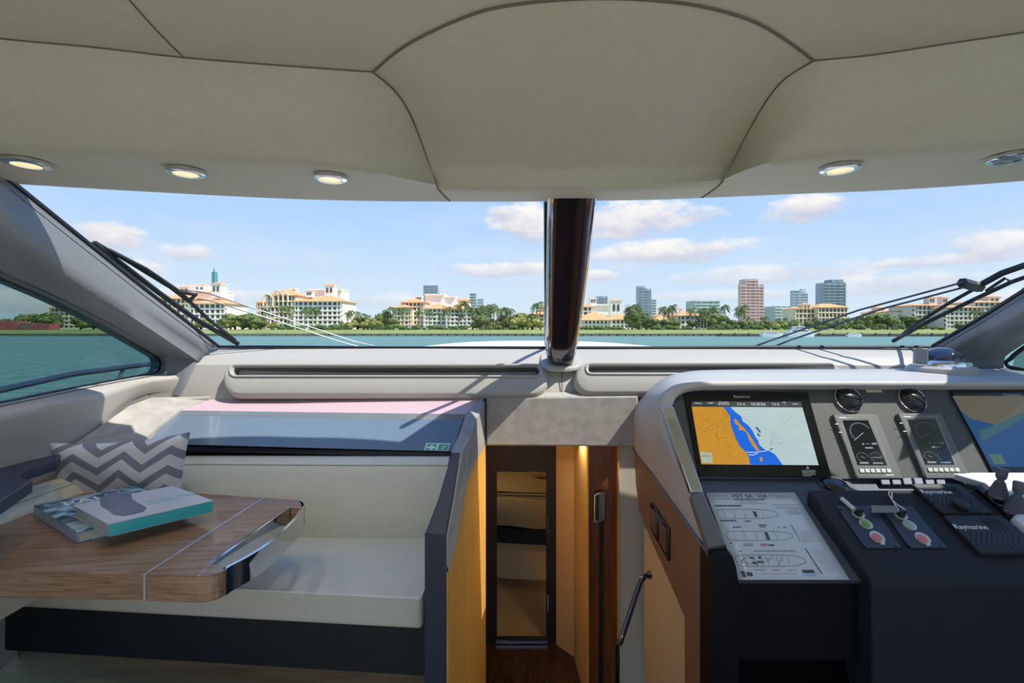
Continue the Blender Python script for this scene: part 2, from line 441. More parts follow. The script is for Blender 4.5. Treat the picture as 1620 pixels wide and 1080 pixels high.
A = [P(1790, 320, 1.95), P(1700, 396, 2.25), P(1620, 461, 2.5), P(1550, 505, 2.75), P(1475, 549, 3.03)]
Bp = [P(1790, 352, 1.9), P(1700, 425, 2.2), P(1620, 484, 2.45), P(1560, 520, 2.7), P(1492, 560, 2.96)]
Cp = [P(1790, 440, 1.92), P(1700, 482, 2.2), P(1620, 520, 2.5), P(1560, 553, 2.75), P(1525, 575, 2.9), P(1515, 590, 2.92)]
D = [PX(1790, 470, SXR), PX(1700, 505, SXR), PX(1640, 532, SXR), PX(1610, 550, SXR), PX(1590, 565, SXR), PX(1588, 582, SXR)]
pillar('wall_right_pillar', 'trim_10', A, Bp, Cp, D, Vector((1.8, 1.2, 1.2)))
# ---- side window left
sw = [(-150, 363), (0, 433), (100, 477), (180, 518), (245, 556), (262, 568), (262, 582), (250, 591), (150, 610), (0, 641), (-150, 668)]
sp = [PX(a, b, SX) for a, b in sw]
mb = MB(); mb.slab([p+Vector((-.05, 0, 0)) for p in sp], (-.006, 0, 0)); structure('window_3', mb, SIDEG, smooth=False)
mb = MB(); mb.tube([p+Vector((-.04, 0, 0)) for p in crm(sp, 70)], .009, 6); structure('trim_12', mb, SEAL)
mb = MB(); mb.loft([[p+Vector((.012, 0, 0)) for p in crm(sp, 70)], [p+Vector((-.1, 0, 0)) for p in crm(sp, 70)]]); structure('window_frame_left', mb, PILLAR)
swr = [(1790, 472), (1700, 506), (1640, 533), (1612, 550), (1592, 566), (1588, 580), (1700, 600), (1790, 618)]
sp2 = [PX(a, b, SXR) for a, b in swr]
mb = MB(); mb.slab([p+Vector((.05, 0, 0)) for p in sp2], (.006, 0, 0)); structure('window_4', mb, SIDEG, smooth=False)
mb = MB(); mb.tube([p+Vector((.03, 0, 0)) for p in crm(sp2, 50)], .012, 6); structure('trim_13', mb, SEAL)
# ---- left side wall under the window: ledge, coved face, floor line
w0 = [PX(a, b, SX) for a, b in ((-150, 668), (0, 641), (150, 610), (252, 591), (266, 580))]
w0[-1] = PX(266, 588, SX)
w1 = [P(-150, 700, 1.68), P(0, 657, 1.93), P(140, 628, 2.28), P(235, 602, 2.72), P(282, 596, 2.86)]
w2 = [P(-150, 860, 1.74), P(0, 738, 2.02), P(140, 700, 2.34), P(225, 640, 2.76), P(285, 632, 2.88)]
n = 18
a, b, c = crm(w0, n), crm(w1, n), crm(w2, n)
mb = MB(); mb.loft([[p+Vector((-.1, 0, 0)) for p in a], a, [a[i].lerp(b[i], .85)+Vector((0,0,.004)) for i in range(n)], b, [b[i].lerp(c[i], .12)+Vector((.008, 0, 0)) for i in range(n)],
                    [b[i].lerp(c[i], .6)+Vector((-.012, .0, 0)) for i in range(n)], c, [p+Vector((0, 0, -.9)) for p in c]])
structure('wall_left', mb, MOULD, angle=50)
# seat surround shelf: dark leather ledge at far left
mb = MB(); mb.slab([PZ(a, b, .965) for a, b in ((-150, 800), (0, 740), (45, 728), (96, 717), (90, 726), (45, 740), (30, 748), (36, 755), (52, 758), (0, 792), (-150, 880))], (0, 0, -.05))
o = mesh_obj('shelf_ledge', mb, NAVY, bevel=.006)
tag(o, 'dark blue leather ledge between the left side wall and the dining table', 'ledge')
# right side wall low strip
mb = MB(); mb.loft([[PX(1588, 582, SXR), PX(1700, 602, SXR), PX(1790, 618, SXR)], [P(1588, 640, 2.6), P(1700, 660, 2.3), P(1790, 690, 2.0)], [P(1588, 1200, 2.6), P(1700, 1300, 2.3), P(1790, 1400, 2.0)]])
structure('wall_right', mb, MOULD)

# ---- floors
mb = MB(); mb.box(-2.9, 3.6, -2.7, .35, -.06, 0.0); mb.box(-2.9, -.36, .35, 1.9, -.06, 0.0); mb.box(.84, 3.6, .35, 1.68, -.06, 0.0)
structure('floor', mb, wood('saloon_floor', (206, 190, 164), (226, 212, 190), (1, 8, 8), 5, .35))
FL = -1.0
structure('wall_sky_block', MB().box(-2.9, 3.6, -2.75, -2.7, 0, 1.9), MOULD, smooth=False)  # added behind the camera to keep sky light off the ceiling coves
structure('wall_left_aft', MB().box(-2.32, -2.22, -2.7, 1.78, 0, 1.08), MOULD, smooth=False)
structure('wall_left_header', MB().box(-2.32, -2.22, -2.7, 1.62, 2.1, 2.45).box(-2.32, -2.22, .1, .25, 1.08, 2.1), PILLAR, smooth=False)
structure('window_5', MB().box(-2.27, -2.264, .25, 1.66, 1.08, 2.1), SIDEG, smooth=False)
structure('wall_right_aft', MB().box(3.0, 3.1, -2.7, 1.9, 0, 1.08).box(3.0, 3.1, -2.7, 1.6, 2.1, 2.45), MOULD, smooth=False)
mb = MB(); mb.box(-.9, .9, .3, 8, FL-.05, FL)
structure('floor_lower', mb, wood('lower_floor', (44, 28, 20), (70, 46, 33), (6, 1, 6), 6, .25))
mb = MB(); mb.box(-3.4, 4.2, .3, 8.0, FL-.2, FL-.1)
structure('hull_bottom', mb, mat('hull_dark', (60, 60, 62), .7, noise_amt=.1))

# ---- mullion
mu = [(868, 290, 945, 2.02), (867, 330, 942, 2.13), (866, 400, 934, 2.38), (865, 470, 925, 2.62), (864, 530, 916, 2.82), (864, 560, 911, 2.93), (868, 574, 908, 2.99), (876, 580, 902, 3.02)]
rows = []
for (xl, y, xr, d) in mu:
    c = P((xl+xr)/2, y, d); w = (xr-xl)/2/F*d; r = []
    for k in range(28):
        t = 2*math.pi*k/28
        sx = math.copysign(abs(math.cos(t))**.55, math.cos(t)); sy = math.copysign(abs(math.sin(t))**.55, math.sin(t))
        r.append(c+Vector((sx*w, sy*.075+.05, 0)))
    rows.append(r)
mb = MB(); mb.loft(rows, True, True, True)
mull = thing('windscreen_mullion', 'glossy dark centre post with chrome edges between the two windscreen panes', 'window post', (.3, 3.0, 1.3))
part('post_cover', mb, mat('dark_mirror', (84, 78, 92), .10, .8, coat=1.0, noise_amt=.02), mull)
mb = MB()
for sgn in (0, 1):
    mb.tube([P((m[0]+5) if sgn == 0 else (m[2]-2), m[1]+1, m[3]+.0) for m in mu[:6]], .013 if sgn == 0 else .006, 8)
part('edge_strip', mb, CHROME, mull, 'chrome strips along both edges')
mb = MB()
ring = []
for k in range(32):
    t = 2*math.pi*k/32; sx = math.copysign(abs(math.cos(t))**.6, math.cos(t)); sy = math.copysign(abs(math.sin(t))**.6, math.sin(t))
    ring.append(P(887, 576, 3.0)+Vector((sx*.13, sy*.10+.06, sy*.05)))
mb.loft([ring, [p+Vector((0, 0, .03)) for p in ring]], True, True, True)
part('base_collar', mb, MOULD, mull, 'grey oval collar at the foot', bevel=.008)
mb = MB(); mb.tube([P(864.5, 318, 2.3), P(864.5, 545, 3.18)], .014, 6); part('pane_seal', mb, SEAL, mull)

# ================================================================= DASHBOARD
dash = thing('dashboard', 'grey moulded dashboard shelf running below the windscreen', 'dashboard', (.4, 3.0, .9))
def drow(pts, n=40): return crm([P(*p) for p in pts], n)
r_in = drow([(330, 549, 3.08), (600, 550, 3.16), (887, 550, 3.21), (1200, 550, 3.16), (1495, 549, 3.05)])
r0 = drow([(322, 560, 2.98), (600, 561, 3.08), (887, 562, 3.12), (1200, 561, 3.08), (1510, 560, 2.96)])
r1 = drow([(310, 577, 2.90), (600, 578, 3.0), (887, 580, 3.03), (1200, 578, 3.0), (1530, 578, 2.88)])
r2 = drow([(286, 627, 2.84), (600, 625.5, 2.90), (887, 624, 2.95), (1200, 624, 2.93), (1560, 626, 2.85)])
mb = MB(); mb.loft([[p+Vector((0, .06, -.02)) for p in r_in], r_in, r0, [r0[i].lerp(r1[i], .5)+Vector((0, 0, .005)) for i in range(40)], r1, r2, [p+Vector((0, .02, -.3)) for p in r2]])
part('moulding', mb, MOULD, dash, angle=25)
mb = MB()                                                 # return down to the side wall, left corner
mb.loft([[P(330, 549, 3.05), P(322, 560, 2.98), P(310, 577, 2.9), P(286, 627, 2.84)], [P(318, 560, 2.93), P(308, 570, 2.90), P(290, 590, 2.86), P(276, 625, 2.84)], [P(262, 566, 2.86), P(262, 580, 2.86), P(266, 600, 2.86), P(262, 640, 2.86)]])
part('corner_return', mb, PILLAR, dash, angle=60)
mb = MB(); mb.tube([P(889, 583, 3.0), P(889, 600, 2.975), P(889, 623, 2.945)], .003, 6); part('seam', mb, SEAM, dash)
def stad(cx, cz, w, h, n=12, ex=2.2):          # rounded rectangle outline in plane coords
    pts = []
    r = h/2
    for s, a0 in ((1, -90), (-1, 90)):
        for k in range(n+1):
            a = math.radians(a0+180*k/n)
            pts.append((cx+s*(w/2-r)+r*math.cos(a), cz+r*math.sin(a)))
    return pts
def pocket(name, x0, x1, y0, y1, sx0, sx1, sy0, sy1, label, pull=0.0):
    # plane through r1 / r2: approx z as a function of d
    d1, z1, d2, z2 = 3.0, EYE-(578-HOR)/F*3.0, 2.90, EYE-(625-HOR)/F*2.9
    s = (z1-z2)/(d1-d2); nrm = Vector((0, -s, 1)).normalized()
    def pl(px, py):
        q = PS(px, py, z1, d1, s); k = 1-.036*max(0, (620-px)/290)**1.3; e_ = Vector((0, 0, EYE)); return e_+(q-e_)*k
    def ring(x0, x1, y0, y1, off):
        pts = stad(0, 0, 1, .5)
        out = []
        w = x1-x0; h = y1-y0
        for (u, v) in stad(0, 0, w, h): out.append(pl((x0+x1)/2+u, (y0+y1)/2+v)+nrm*off)
        return out
    mb = MB()
    mb.loft([ring(x0-1, x1+1, y0-1, y1+1, -.01), ring(x0+1, x1-1, y0+1, y1-1, .03), ring(x0+5, x1-5, y0+2.5, y1-5, .045), ring(sx0-6, sx1+6, sy0-3, sy1+5, .042), ring(sx0-2, sx1+2, sy0-1, sy1+2, .046),
             ring(sx0, sx1, sy0, sy1, .03)], True, False, False)
    o = part(name, mb, MOULD, dash, label, angle=60)
    mb = MB(); rr_ = ring(sx0-4, sx1+4, sy0-2.5, sy1+2.5, .046); mb.tube(rr_+[rr_[0]], .008, 6)
    q = part('pocket_lip', mb, MOULD, o)
    mb = MB(); mb.loft([ring(sx0, sx1, sy0, sy1, .03), ring(sx0+3, sx1-3, sy0+2, sy1-1.5, -.12)], True, False, True); part('pocket_shade_inner', mb, mat('pocket_shade_grey', (104, 106, 100), .8, noise_amt=.06), o, 'pocket inside with shade painted darker')  # shade of the deep slot painted as a darker grey
    return o
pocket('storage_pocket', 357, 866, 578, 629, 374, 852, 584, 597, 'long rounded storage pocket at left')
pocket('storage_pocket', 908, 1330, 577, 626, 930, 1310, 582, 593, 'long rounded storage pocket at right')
mb = MB()
for i in range(18):
    x = 1216+i
pass
# ---- padded pink-tinged shelf and slate glass panel
s0 = [P(286, 627, 2.84), P(600, 625.5, 2.90), P(765, 625, 2.93)]
top = thing('glass_shelf', 'slate blue glossy shelf panel with pale pink top behind the settee', 'shelf', (-.9, 2.75, .86))
pk = [P(336, 631, 2.86), P(430, 628, 2.88), P(765, 625.5, 2.92), P(737, 655, 2.72), P(284, 649, 2.70)]
mb = MB(); mb.slab(pk, (0, .0, -.02)); part('top_panel', mb, mat('pink_shelf', (204, 176, 182), .35, noise_amt=.03), top, 'pale pink top surface', bevel=.003)
fr = [P(284, 649, 2.70), P(737, 655, 2.72), P(732, 664, 2.70), P(277, 656, 2.68)]
mb = MB(); mb.slab(fr, (0, 0.01, -.02)); part('edge_band', mb, mat('slate_edge', (120, 128, 134), .25, noise_amt=.03), top)
sl = [P(277, 656, 2.68), P(732, 664, 2.70), P(716, 714, 2.53), P(224, 701, 2.50)]
mb = MB(); mb.slab(sl, (0, .03, -.015)); part('front_panel', mb, mat('slate_gloss', (108, 124, 138), .25, coat=.4, noise_amt=.03), top, 'slate blue glossy front', bevel=.002)
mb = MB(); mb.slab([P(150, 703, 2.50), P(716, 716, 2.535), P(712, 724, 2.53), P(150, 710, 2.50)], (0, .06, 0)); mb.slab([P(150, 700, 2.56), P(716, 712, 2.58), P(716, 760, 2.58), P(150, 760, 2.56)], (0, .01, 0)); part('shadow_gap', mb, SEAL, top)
sg = thing('first_aid_sign', 'small green and white first aid sticker on the slate panel', 'sign', PX(690, 713, (690-810)/F*2.55))
def slp(px, py): return P(px, py, 2.53+(714-py)/50*.17-.014)
mb = MB(); mb.slab([slp(671, 712), slp(709, 713), slp(713, 701.5), slp(674, 701)], (0, .002, .001)); part('sign_plate', mb, mat('sign_white', (226, 236, 228), .4, noise_amt=.02), sg)
mb = MB(); G = mat('sign_green', (92, 168, 128), .4, noise_amt=.03)
mb.slab([slp(673, 711.3), slp(689, 711.6), slp(691, 702.2), slp(676, 702)], (0, -.002, -.001)); mb.slab([slp(692, 711.7), slp(708, 712), slp(711, 702.4), slp(694.5, 702.2)], (0, -.002, -.001))
part('sign_field', mb, G, sg)
mb = MB()
mb.slab([slp(675.5, 708.2), slp(688.8, 708.4), slp(689.3, 705.6), slp(676.3, 705.4)], (0, -.004, -.002)); mb.slab([slp(680, 710.6), slp(684, 710.7), slp(685.5, 703), slp(681.5, 703)], (0, -.004, -.002))
mb.slab([slp(698, 710), slp(700, 710), slp(706, 704), slp(704, 704)], (0, -.004, -.002))
part('cross_mark', mb, MATS['sign_white'], sg)

# ---- suede cap, left
cap = [P(113, 704, 2.22), P(160, 672, 2.40), P(205, 640, 2.58), P(240, 628, 2.72), P(348, 625, 2.87), P(326, 633, 2.84), P(284, 649, 2.69), P(250, 675, 2.58), P(222, 701, 2.45), P(205, 703, 2.36)]
mb = MB(); mb.slab(cap, (0, .01, -.05)); o = mesh_obj('suede_cap', mb, SUEDE, bevel=.006)
tag(o, 'taupe suede topped corner cap behind the chevron pillow', 'seat trim')
# ---- suede lintel over the companionway
lin_ = thing('suede_beam', 'grey brown suede beam over the opening to the lower cabins', 'beam', (.3, 2.95, .75))
mb = MB(); mb.slab([P(769, 629, 2.87), P(1010, 626, 2.87), P(1010, 707, 2.87), P(769, 705, 2.87)], (0, .16, 0)); part('front_face', mb, SUEDE, lin_, bevel=.012, seg=3)
mb = MB(); mb.slab([P(766, 624, 2.93), P(1060, 621.5, 2.93), P(1060, 627, 2.88), P(766, 630, 2.87)], (0, .02, 0.01)); part('top_edge', mb, MOULD, lin_, 'pale top edge', bevel=.004)
# ================================================================= SETTEE
set_ = thing('settee', 'cream leather settee with dark base behind the wooden table', 'settee', (-1.2, 2.1, 0))
def rbox(x0, x1, y0, y1, z0, z1): return MB().box(x0, x1, y0, y1, z0, z1)
mb = MB(); mb.slab([(-2.2, 1.99, .315), (-.362, 1.842, .315), (-.345, 2.45, .315), (-2.2, 2.45, .315)], (0, 0, .135))
part('seat_cushion', mb, CREAM, set_, bevel=.022, seg=4)
mb = MB(); mb.tube([(-2.18, 1.985, .447), (-.37, 1.84, .447)], .006, 6); mb.tube([(-.37, 1.84, .447), (-.352, 2.3, .447)], .006, 6)
part('seat_piping', mb, mat('piping_white', (228, 228, 218), .5, noise_amt=.02), set_)
path = [Vector((-.345, 2.36, 0)), Vector((-1.0, 2.365, 0)), Vector((-1.72, 2.38, 0))]
for k in range(1, 9):
    a = math.radians(90+90*k/8); path.append(Vector((-1.72+.28*math.cos(a), 2.10+.28*math.sin(a), 0)))
path += [Vector((-2.0, 1.6, 0)), Vector((-1.95, .9, 0))]
def back_rows(prof):
    rows = []
    for i, p in enumerate(path):
        t = (path[min(i+1, len(path)-1)]-path[max(i-1, 0)]).normalized(); nrm = Vector((t.y, -t.x, 0))
        if nrm.dot(p-Vector((-1.2, 1.5, 0))) < 0: nrm = -nrm
        rows.append([p+nrm*o+Vector((0, 0, z)) for (o, z) in prof])
    return rows
prof = [(0.0, .40), (-.004, .47), (.006, .55), (.03, .66), (.06, .76), (.085, .80), (.12, .826), (.15, .830), (.17, .82), (.17, .42)]
rows = back_rows(prof)
mb = MB(); mb.loft(rows, True, True, True)
part('backrest', mb, CREAM, set_, angle=60)
mb = MB(); mb.tube([r[5]+Vector((0, -.002, 0)) for r in rows], .0022, 5)
part('backrest_seam', mb, mat('seam_cream', (168, 168, 154), .7, noise_amt=.03), set_)
mb = MB(); mb.slab([(-2.7, 2.07, .10), (-.355, 1.885, .10), (-.345, 2.5, .10), (-2.7, 2.5, .10)], (0, 0, .215)); part('plinth', mb, mat('plinth_black', (30, 36, 40), .55, noise_amt=.08), set_, 'black recessed plinth')
mb = MB(); mb.slab([(-2.7, 2.11, -.9), (-.35, 1.93, -.9), (-.345, 2.5, -.9), (-2.7, 2.5, -.9)], (0, 0, .995)); part('base_panel', mb, wood('oak_panel', (112, 94, 68), (148, 128, 96), (1, 1, 10), 3, .4), set_, 'grey oak veneer base panel')
# ---- divider
div = thing('settee_divider', 'dark blue leather end panel with suede cheek and oak side at the settee end', 'divider', (-.3, 2.2, 0))
def DV(px, py, off=0.0):
    d = .3542/((810-px)/F+.0622); p = P(px, py, d); return p+Vector((off, 0, 0))
T1 = [DV(708, 847), DV(719, 787), DV(729.5, 716)]
T0 = [P(672, 842, 1.75), P(693, 787, 1.9), P(714, 716, 2.06)]
C1 = [DV(729.5, 716), DV(742, 690), DV(752, 664), DV(768, 631)]
C0 = [P(714, 716, 2.06), P(727, 685, 2.2), P(736, 657, 2.38), P(765, 626, 2.93)]
def dn(l): return [Vector((p.x, p.y, -.9)) for p in l]
mb = MB(); mb.loft([dn(T0), T0, T1, dn(T1)]); mb.add([dn(T0)[0], T0[0], T1[0], dn(T1)[0]], [[0, 1, 2, 3]])
part('end_panel', mb, NAVY, div, bevel=.010, seg=3)
mb = MB(); mb.loft([dn(C0), C0, C1, dn(C1)]); mb.add([dn(C0)[-1], C0[-1], C1[-1], dn(C1)[-1]], [[0, 1, 2, 3]])
part('top_cap', mb, mat('cap_suede', (156, 160, 166), .9, noise_amt=.08), div, 'pale suede top edge', angle=30)
up = [DV(708, 847), DV(719, 787), DV(729.5, 716), DV(742, 690), DV(752, 664), DV(768, 631)]
poly = up+[DV(768, 704), DV(751, 727), DV(738, 762), DV(723, 850), DV(708, 905)]
mb = MB(); mb.slab([p+Vector((.004, 0, 0)) for p in poly], (-.008, 0, 0)); part('suede_cheek', mb, SUEDE, div, smooth=False)
wp = [DV(708, 1300), DV(708, 896), DV(723, 842), DV(738, 754), DV(751, 719), DV(768, 696), DV(768, 1300)]
mb = MB(); mb.slab([p+Vector((.002, 0, 0)) for p in wp], (-.005, 0, 0)); part('oak_side', mb, wood('honey_oak', (206, 150, 66), (236, 184, 96), (10, 10, 1), 4, .35), div, 'honey coloured oak side facing the stairs', smooth=False)
mb = MB(); mb.slab([P(767.5, 625, 2.96), P(767.5, 1300, 2.96), P(766.8, 1300, 3.68), P(766.8, 640, 3.68)], (-.03, 0, 0)); structure('wall_stair_left', mb, MATS['honey_oak'], smooth=False)

# ================================================================= TABLE
TZ = .75
tab = thing('dining_table', 'walnut table with metal inlay line and chrome cut-out grab handle at its end', 'table', (-1.7, 1.7, 0))
def tz(a, b): return PZ(a, b, TZ)
WAL = wood('walnut', (122, 92, 68), (168, 134, 104), (1.0, 16, 40), 3.5, .27, coat=.4, rot=-.12)
TH = .086
main = [tz(-330, 896), tz(0, 904), tz(227, 908), tz(290, 866), tz(355, 824), tz(416, 786.5), tz(289, 778), tz(160, 769), tz(42, 759), tz(0, 772), tz(-330, 880)]
main = [tz(-330, 896), tz(0, 904), tz(227, 908), tz(416, 786.5), tz(289, 778), tz(42, 759), tz(0, 772), tz(-160, 812), tz(-330, 850)]
mb = MB(); mb.slab(main, (0, 0, -TH)); part('table_top', mb, WAL, tab, bevel=.004)
inl = [tz(227, 908.3), tz(230.5, 908.5), tz(419.5, 786.8), tz(416, 786.5)]
mb = MB(); mb.slab([p+Vector((0, -.0008, .0008)) for p in inl], (0, 0, -TH-.001)); part('inlay_strip', mb, mat('brushed_metal', (200, 204, 204), .35, .6, noise_amt=.03), tab, 'thin metal inlay line', smooth=False)
corner = [tz(230.5, 908.5), tz(310, 911), tz(326, 910.5), tz(341, 907.5), tz(352, 903), tz(361, 897)]
leafp = corner+[tz(331, 890), tz(390, 847), tz(456, 802), tz(478, 802), tz(482, 799), tz(481, 795), tz(477, 792), tz(468, 790), tz(419.5, 786.8)]
mb = MB(); mb.slab(leafp, (0, 0, -TH)); part('end_leaf', mb, WAL, tab, bevel=.003)
oc = crm([tz(357, 900), tz(361, 897), tz(390, 882), tz(414, 867.5), tz(437, 851), tz(455, 834), tz(472, 816), tz(480.5, 801), tz(481.5, 796), tz(477, 791)], 24)
ctr = tz(400, 830)
def hand(off, z, taper=True):
    out = []
    for i, p in enumerate(oc):
        t = (oc[min(i+1, 23)]-oc[max(i-1, 0)]).normalized(); nrm = Vector((t.y, -t.x, 0))
        if nrm.dot(p-ctr) < 0: nrm = -nrm
        out.append(p+nrm*off+Vector((0, 0, z)))
    return out
mb = MB(); mb.loft([hand(0, 0), hand(0, -TH), hand(-.012, -TH), hand(-.012, 0), hand(0, 0)]); part('grab_handle', mb, CHROME, tab, 'curved chrome grab handle')
edge = [tz(361, 897), tz(331, 890), tz(456, 802)]
mb = MB(); mb.slab([tz(331.5, 890), tz(456, 802.3), tz(458, 803), tz(335, 891)], (0, 0, -TH-.001)); part('slot_liner', mb, CHROME, tab, smooth=False)
mb = MB(); mb.lathe([(.06, 0), (.06, .64), (.2, .655), (.2, .665)], (-1.95, 1.40, 0), n=28); part('pedestal', mb, CHROME, tab)
mb = MB(); mb.lathe([(.24, 0), (.24, .012), (.07, .02)], (-1.95, 1.40, 0.0), n=28); part('foot_plate', mb, CHROME, tab)

# ---- books
def book(name, L0, F0, B0, z0, th, covm, pagem, spinem, label, spine_side):
    """L,F,B pixel corners of the top face (left, front, back); z0 = height it lies at"""
    zt = z0+th
    Lp, Fp, Bp = PZ(*L0, zt), PZ(*F0, zt), PZ(*B0, zt); Rp = Fp+Bp-Lp
    c = (Lp+Rp)/2; b = thing(name, label, 'book', (c.x, c.y, z0))
    dn = Vector((0, 0, -1)); bt = .003
    lp = [Lp, Fp, Rp, Bp]
    mb = MB(); mb.slab(lp, dn*bt); mb.slab([p+dn*(th-bt) for p in lp], dn*bt)
    part('cover', mb, covm, b, smooth=False)
    u = (Rp-Fp).normalized(); v = (Lp-Fp).normalized(); ins = .006
    pg = [Lp+u*ins-v*ins, Fp+u*ins+v*ins, Rp-u*ins+v*ins, Bp-u*ins-v*ins]
    mb = MB(); mb.slab([p+dn*bt for p in pg], dn*(th-2*bt)); part('page_block', mb, pagem, b, smooth=False)
    a, c2, w = (Fp, Rp, v) if spine_side == 'FR' else (Lp, Fp, u)
    mb = MB(); mb.slab([a, c2, c2+w*.004, a+w*.004], dn*th); part('spine', mb, spinem, b, bevel=.0015)
    return b, Lp, Fp, Rp, Bp, u, v
PAGE = mat('page_cream', (222, 218, 196), .8, noise_amt=.05, noise_scale=4, stretch=(1, 1, 300))
def sea_cover():
    m = bpy.data.materials.new('blue_sea_cover'); m.use_nodes = True; nt = m.node_tree; L = nt.links; b = nt.nodes['Principled BSDF']
    tc = nt.nodes.new('ShaderNodeTexCoord'); n = nt.nodes.new('ShaderNodeTexNoise'); n.inputs['Scale'].default_value = 14; n.inputs['Detail'].default_value = 8; n.inputs['Distortion'].default_value = 1.2
    L.new(tc.outputs['Object'], n.inputs['Vector']); r = nt.nodes.new('ShaderNodeValToRGB'); L.new(n.outputs['Fac'], r.inputs[0])
    e = r.color_ramp.elements; e[0].position = .35; e[0].color = lin((44, 70, 84)); e[1].position = .62; e[1].color = lin((176, 200, 214)); k = e.new(.5); k.color = lin((84, 134, 158))
    L.new(r.outputs[0], b.inputs['Base Color']); b.inputs['Roughness'].default_value = .25; return m
bk1 = book('coffee_table_book', (53, 799), (122, 842), (213, 768), TZ, .042, sea_cover(), PAGE, mat('spine_pale_blue', (168, 190, 212), .3, noise_amt=.15, noise_scale=40), 'large blue patterned hardcover lying lowest on the table under the other book', 'LF')
b, Lp, Fp, Rp, Bp, u, v = bk1
WT = mat('white_print', (238, 240, 240), .5, noise_amt=.02)
zt = TZ+.042+.0006
text_mesh('cover_title', 'PALM', .085, PZ(103, 800, zt), u, v, WT, b, sx=.95)
text_mesh('cover_title', 'PALM', .085, PZ(103, 800, zt), u, v, WT, b, sx=.95) if False else None
zb = TZ+.042
bk2 = book('coffee_table_book', (115.5, 799), (172, 829), (273, 768), zb, .046, mat('pale_grey_cover', (190, 196, 204), .28, noise_amt=.05, noise_scale=5), mat('page_grey', (196, 200, 196), .7, noise_amt=.05, noise_scale=4, stretch=(1, 1, 300)), mat('teal_spine', (66, 190, 190), .35, noise_amt=.03), 'pale grey book with teal edge and the word SEA, on top of the blue one', 'FR')
b, Lp, Fp, Rp, Bp, u, v = bk2
zt = zb+.046+.0006
text_mesh('cover_title', 'SEA', .085, PZ(236, 798, zt), u, v, mat('teal_print', (140, 196, 200), .5, noise_amt=.02), b, sx=1.15)
rock = [(157, 790), (166, 783), (180, 779), (196, 778), (206, 777), (210, 790), (222, 797), (232, 803), (228, 809), (212, 813), (196, 816), (180, 814), (170, 806), (160, 801)]
mb = MB(); mb.slab([PZ(a, c, zt-.0003) for a, c in rock], (0, 0, .0006)); part('cover_picture', mb, mat('rock_print', (98, 108, 134), .3, noise_amt=.25, noise_scale=30), b, 'printed blue-grey rock', smooth=False)

# ---- chevron pillow
def pillow():
    TL, TR, BR_, BL_ = P(77, 700, 2.12), P(301, 683, 2.28), P(281, 868, 2.32), P(108, 862, 2.32)
    nu, nv = 36, 26; nrm = Vector((.0, -1, .25)).normalized(); vs = []; fs = []; uvs = []
    for side in (1, -1):
        for j in range(nv+1):
            for i in range(nu+1):
                u, v = i/nu, j/nv
                p = TL.lerp(TR, u).lerp(BL_.lerp(BR_, u), v)
                cu, cv = 2*u-1, 2*v-1
                p = p+((TR-TL)*(-cu)*.03*(1-cv*cv))+((BL_-TL)*(-cv)*.045*(1-cu*cu))
                h = max(0, (1-cu**4)*(1-cv**4))**.6*.075
                h *= 1+.10*math.sin(9*u+4*v)+.07*math.sin(17*v-6*u)
                vs.append(p+nrm*side*h); uvs.append((u, v))
    n1 = (nu+1)*(nv+1)
    for s in (0, 1):
        for j in range(nv):
            for i in range(nu):
                a = s*n1+j*(nu+1)+i; q = [a, a+1, a+nu+2, a+nu+1]
                fs.append(q if s == 0 else q[::-1])
    og = BL_.lerp(BR_, .5)
    me = bpy.data.meshes.new('chevron_pillow'); me.from_pydata([tuple(p-og) for p in vs], [], fs)
    uv = me.uv_layers.new(name='UVMap')
    for lp in me.loops: uv.data[lp.index].uv = uvs[lp.vertex_index]
    for p in me.polygons: p.use_smooth = True
    m = bpy.data.materials.new('chevron_fabric'); m.use_nodes = True; nt = m.node_tree; L = nt.links; b = nt.nodes['Principled BSDF']
    def M(op, a, bb=None):
        n = nt.nodes.new('ShaderNodeMath'); n.operation = op
        for i, x in enumerate((a, bb)):
            if x is None: continue
            if isinstance(x, (int, float)): n.inputs[i].default_value = x
            else: L.new(x, n.inputs[i])
        return n.outputs[0]
    uvn = nt.nodes.new('ShaderNodeUVMap'); sp = nt.nodes.new('ShaderNodeSeparateXYZ'); L.new(uvn.outputs[0], sp.inputs[0])
    tri = M('PINGPONG', M('ADD', M('MULTIPLY', sp.outputs[0], 5.7), .75), 1.0)
    st = M('FRACT', M('ADD', M('MULTIPLY', sp.outputs[1], 6.0), M('MULTIPLY', tri, -.85)))
    st = M('GREATER_THAN', M('ADD', st, .0), .56)
    mx = nt.nodes.new('ShaderNodeMixRGB'); L.new(st, mx.inputs[0]); mx.inputs[1].default_value = lin((226, 224, 222)); mx.inputs[2].default_value = lin((140, 143, 154))
    L.new(mx.outputs[0], b.inputs['Base Color']); b.inputs['Roughness'].default_value = .9
    tcn = nt.nodes.new('ShaderNodeTexCoord'); nn = nt.nodes.new('ShaderNodeTexNoise'); nn.inputs['Scale'].default_value = 400; L.new(tcn.outputs['Object'], nn.inputs['Vector'])
    bp = nt.nodes.new('ShaderNodeBump'); bp.inputs['Strength'].default_value = .4; bp.inputs['Distance'].default_value = .002; L.new(nn.outputs['Fac'], bp.inputs['Height']); L.new(bp.outputs[0], b.inputs['Normal'])
    me.materials.append(m)
    bm = bmesh.new(); bm.from_mesh(me); bmesh.ops.remove_doubles(bm, verts=bm.verts, dist=.0005); bm.to_mesh(me); bm.free()
    o = bpy.data.objects.new('chevron_pillow', me); C.objects.link(o); o.location = og
    tag(o, 'white pillow with grey chevron zigzags propped on the settee behind the table', 'pillow')
pillow()

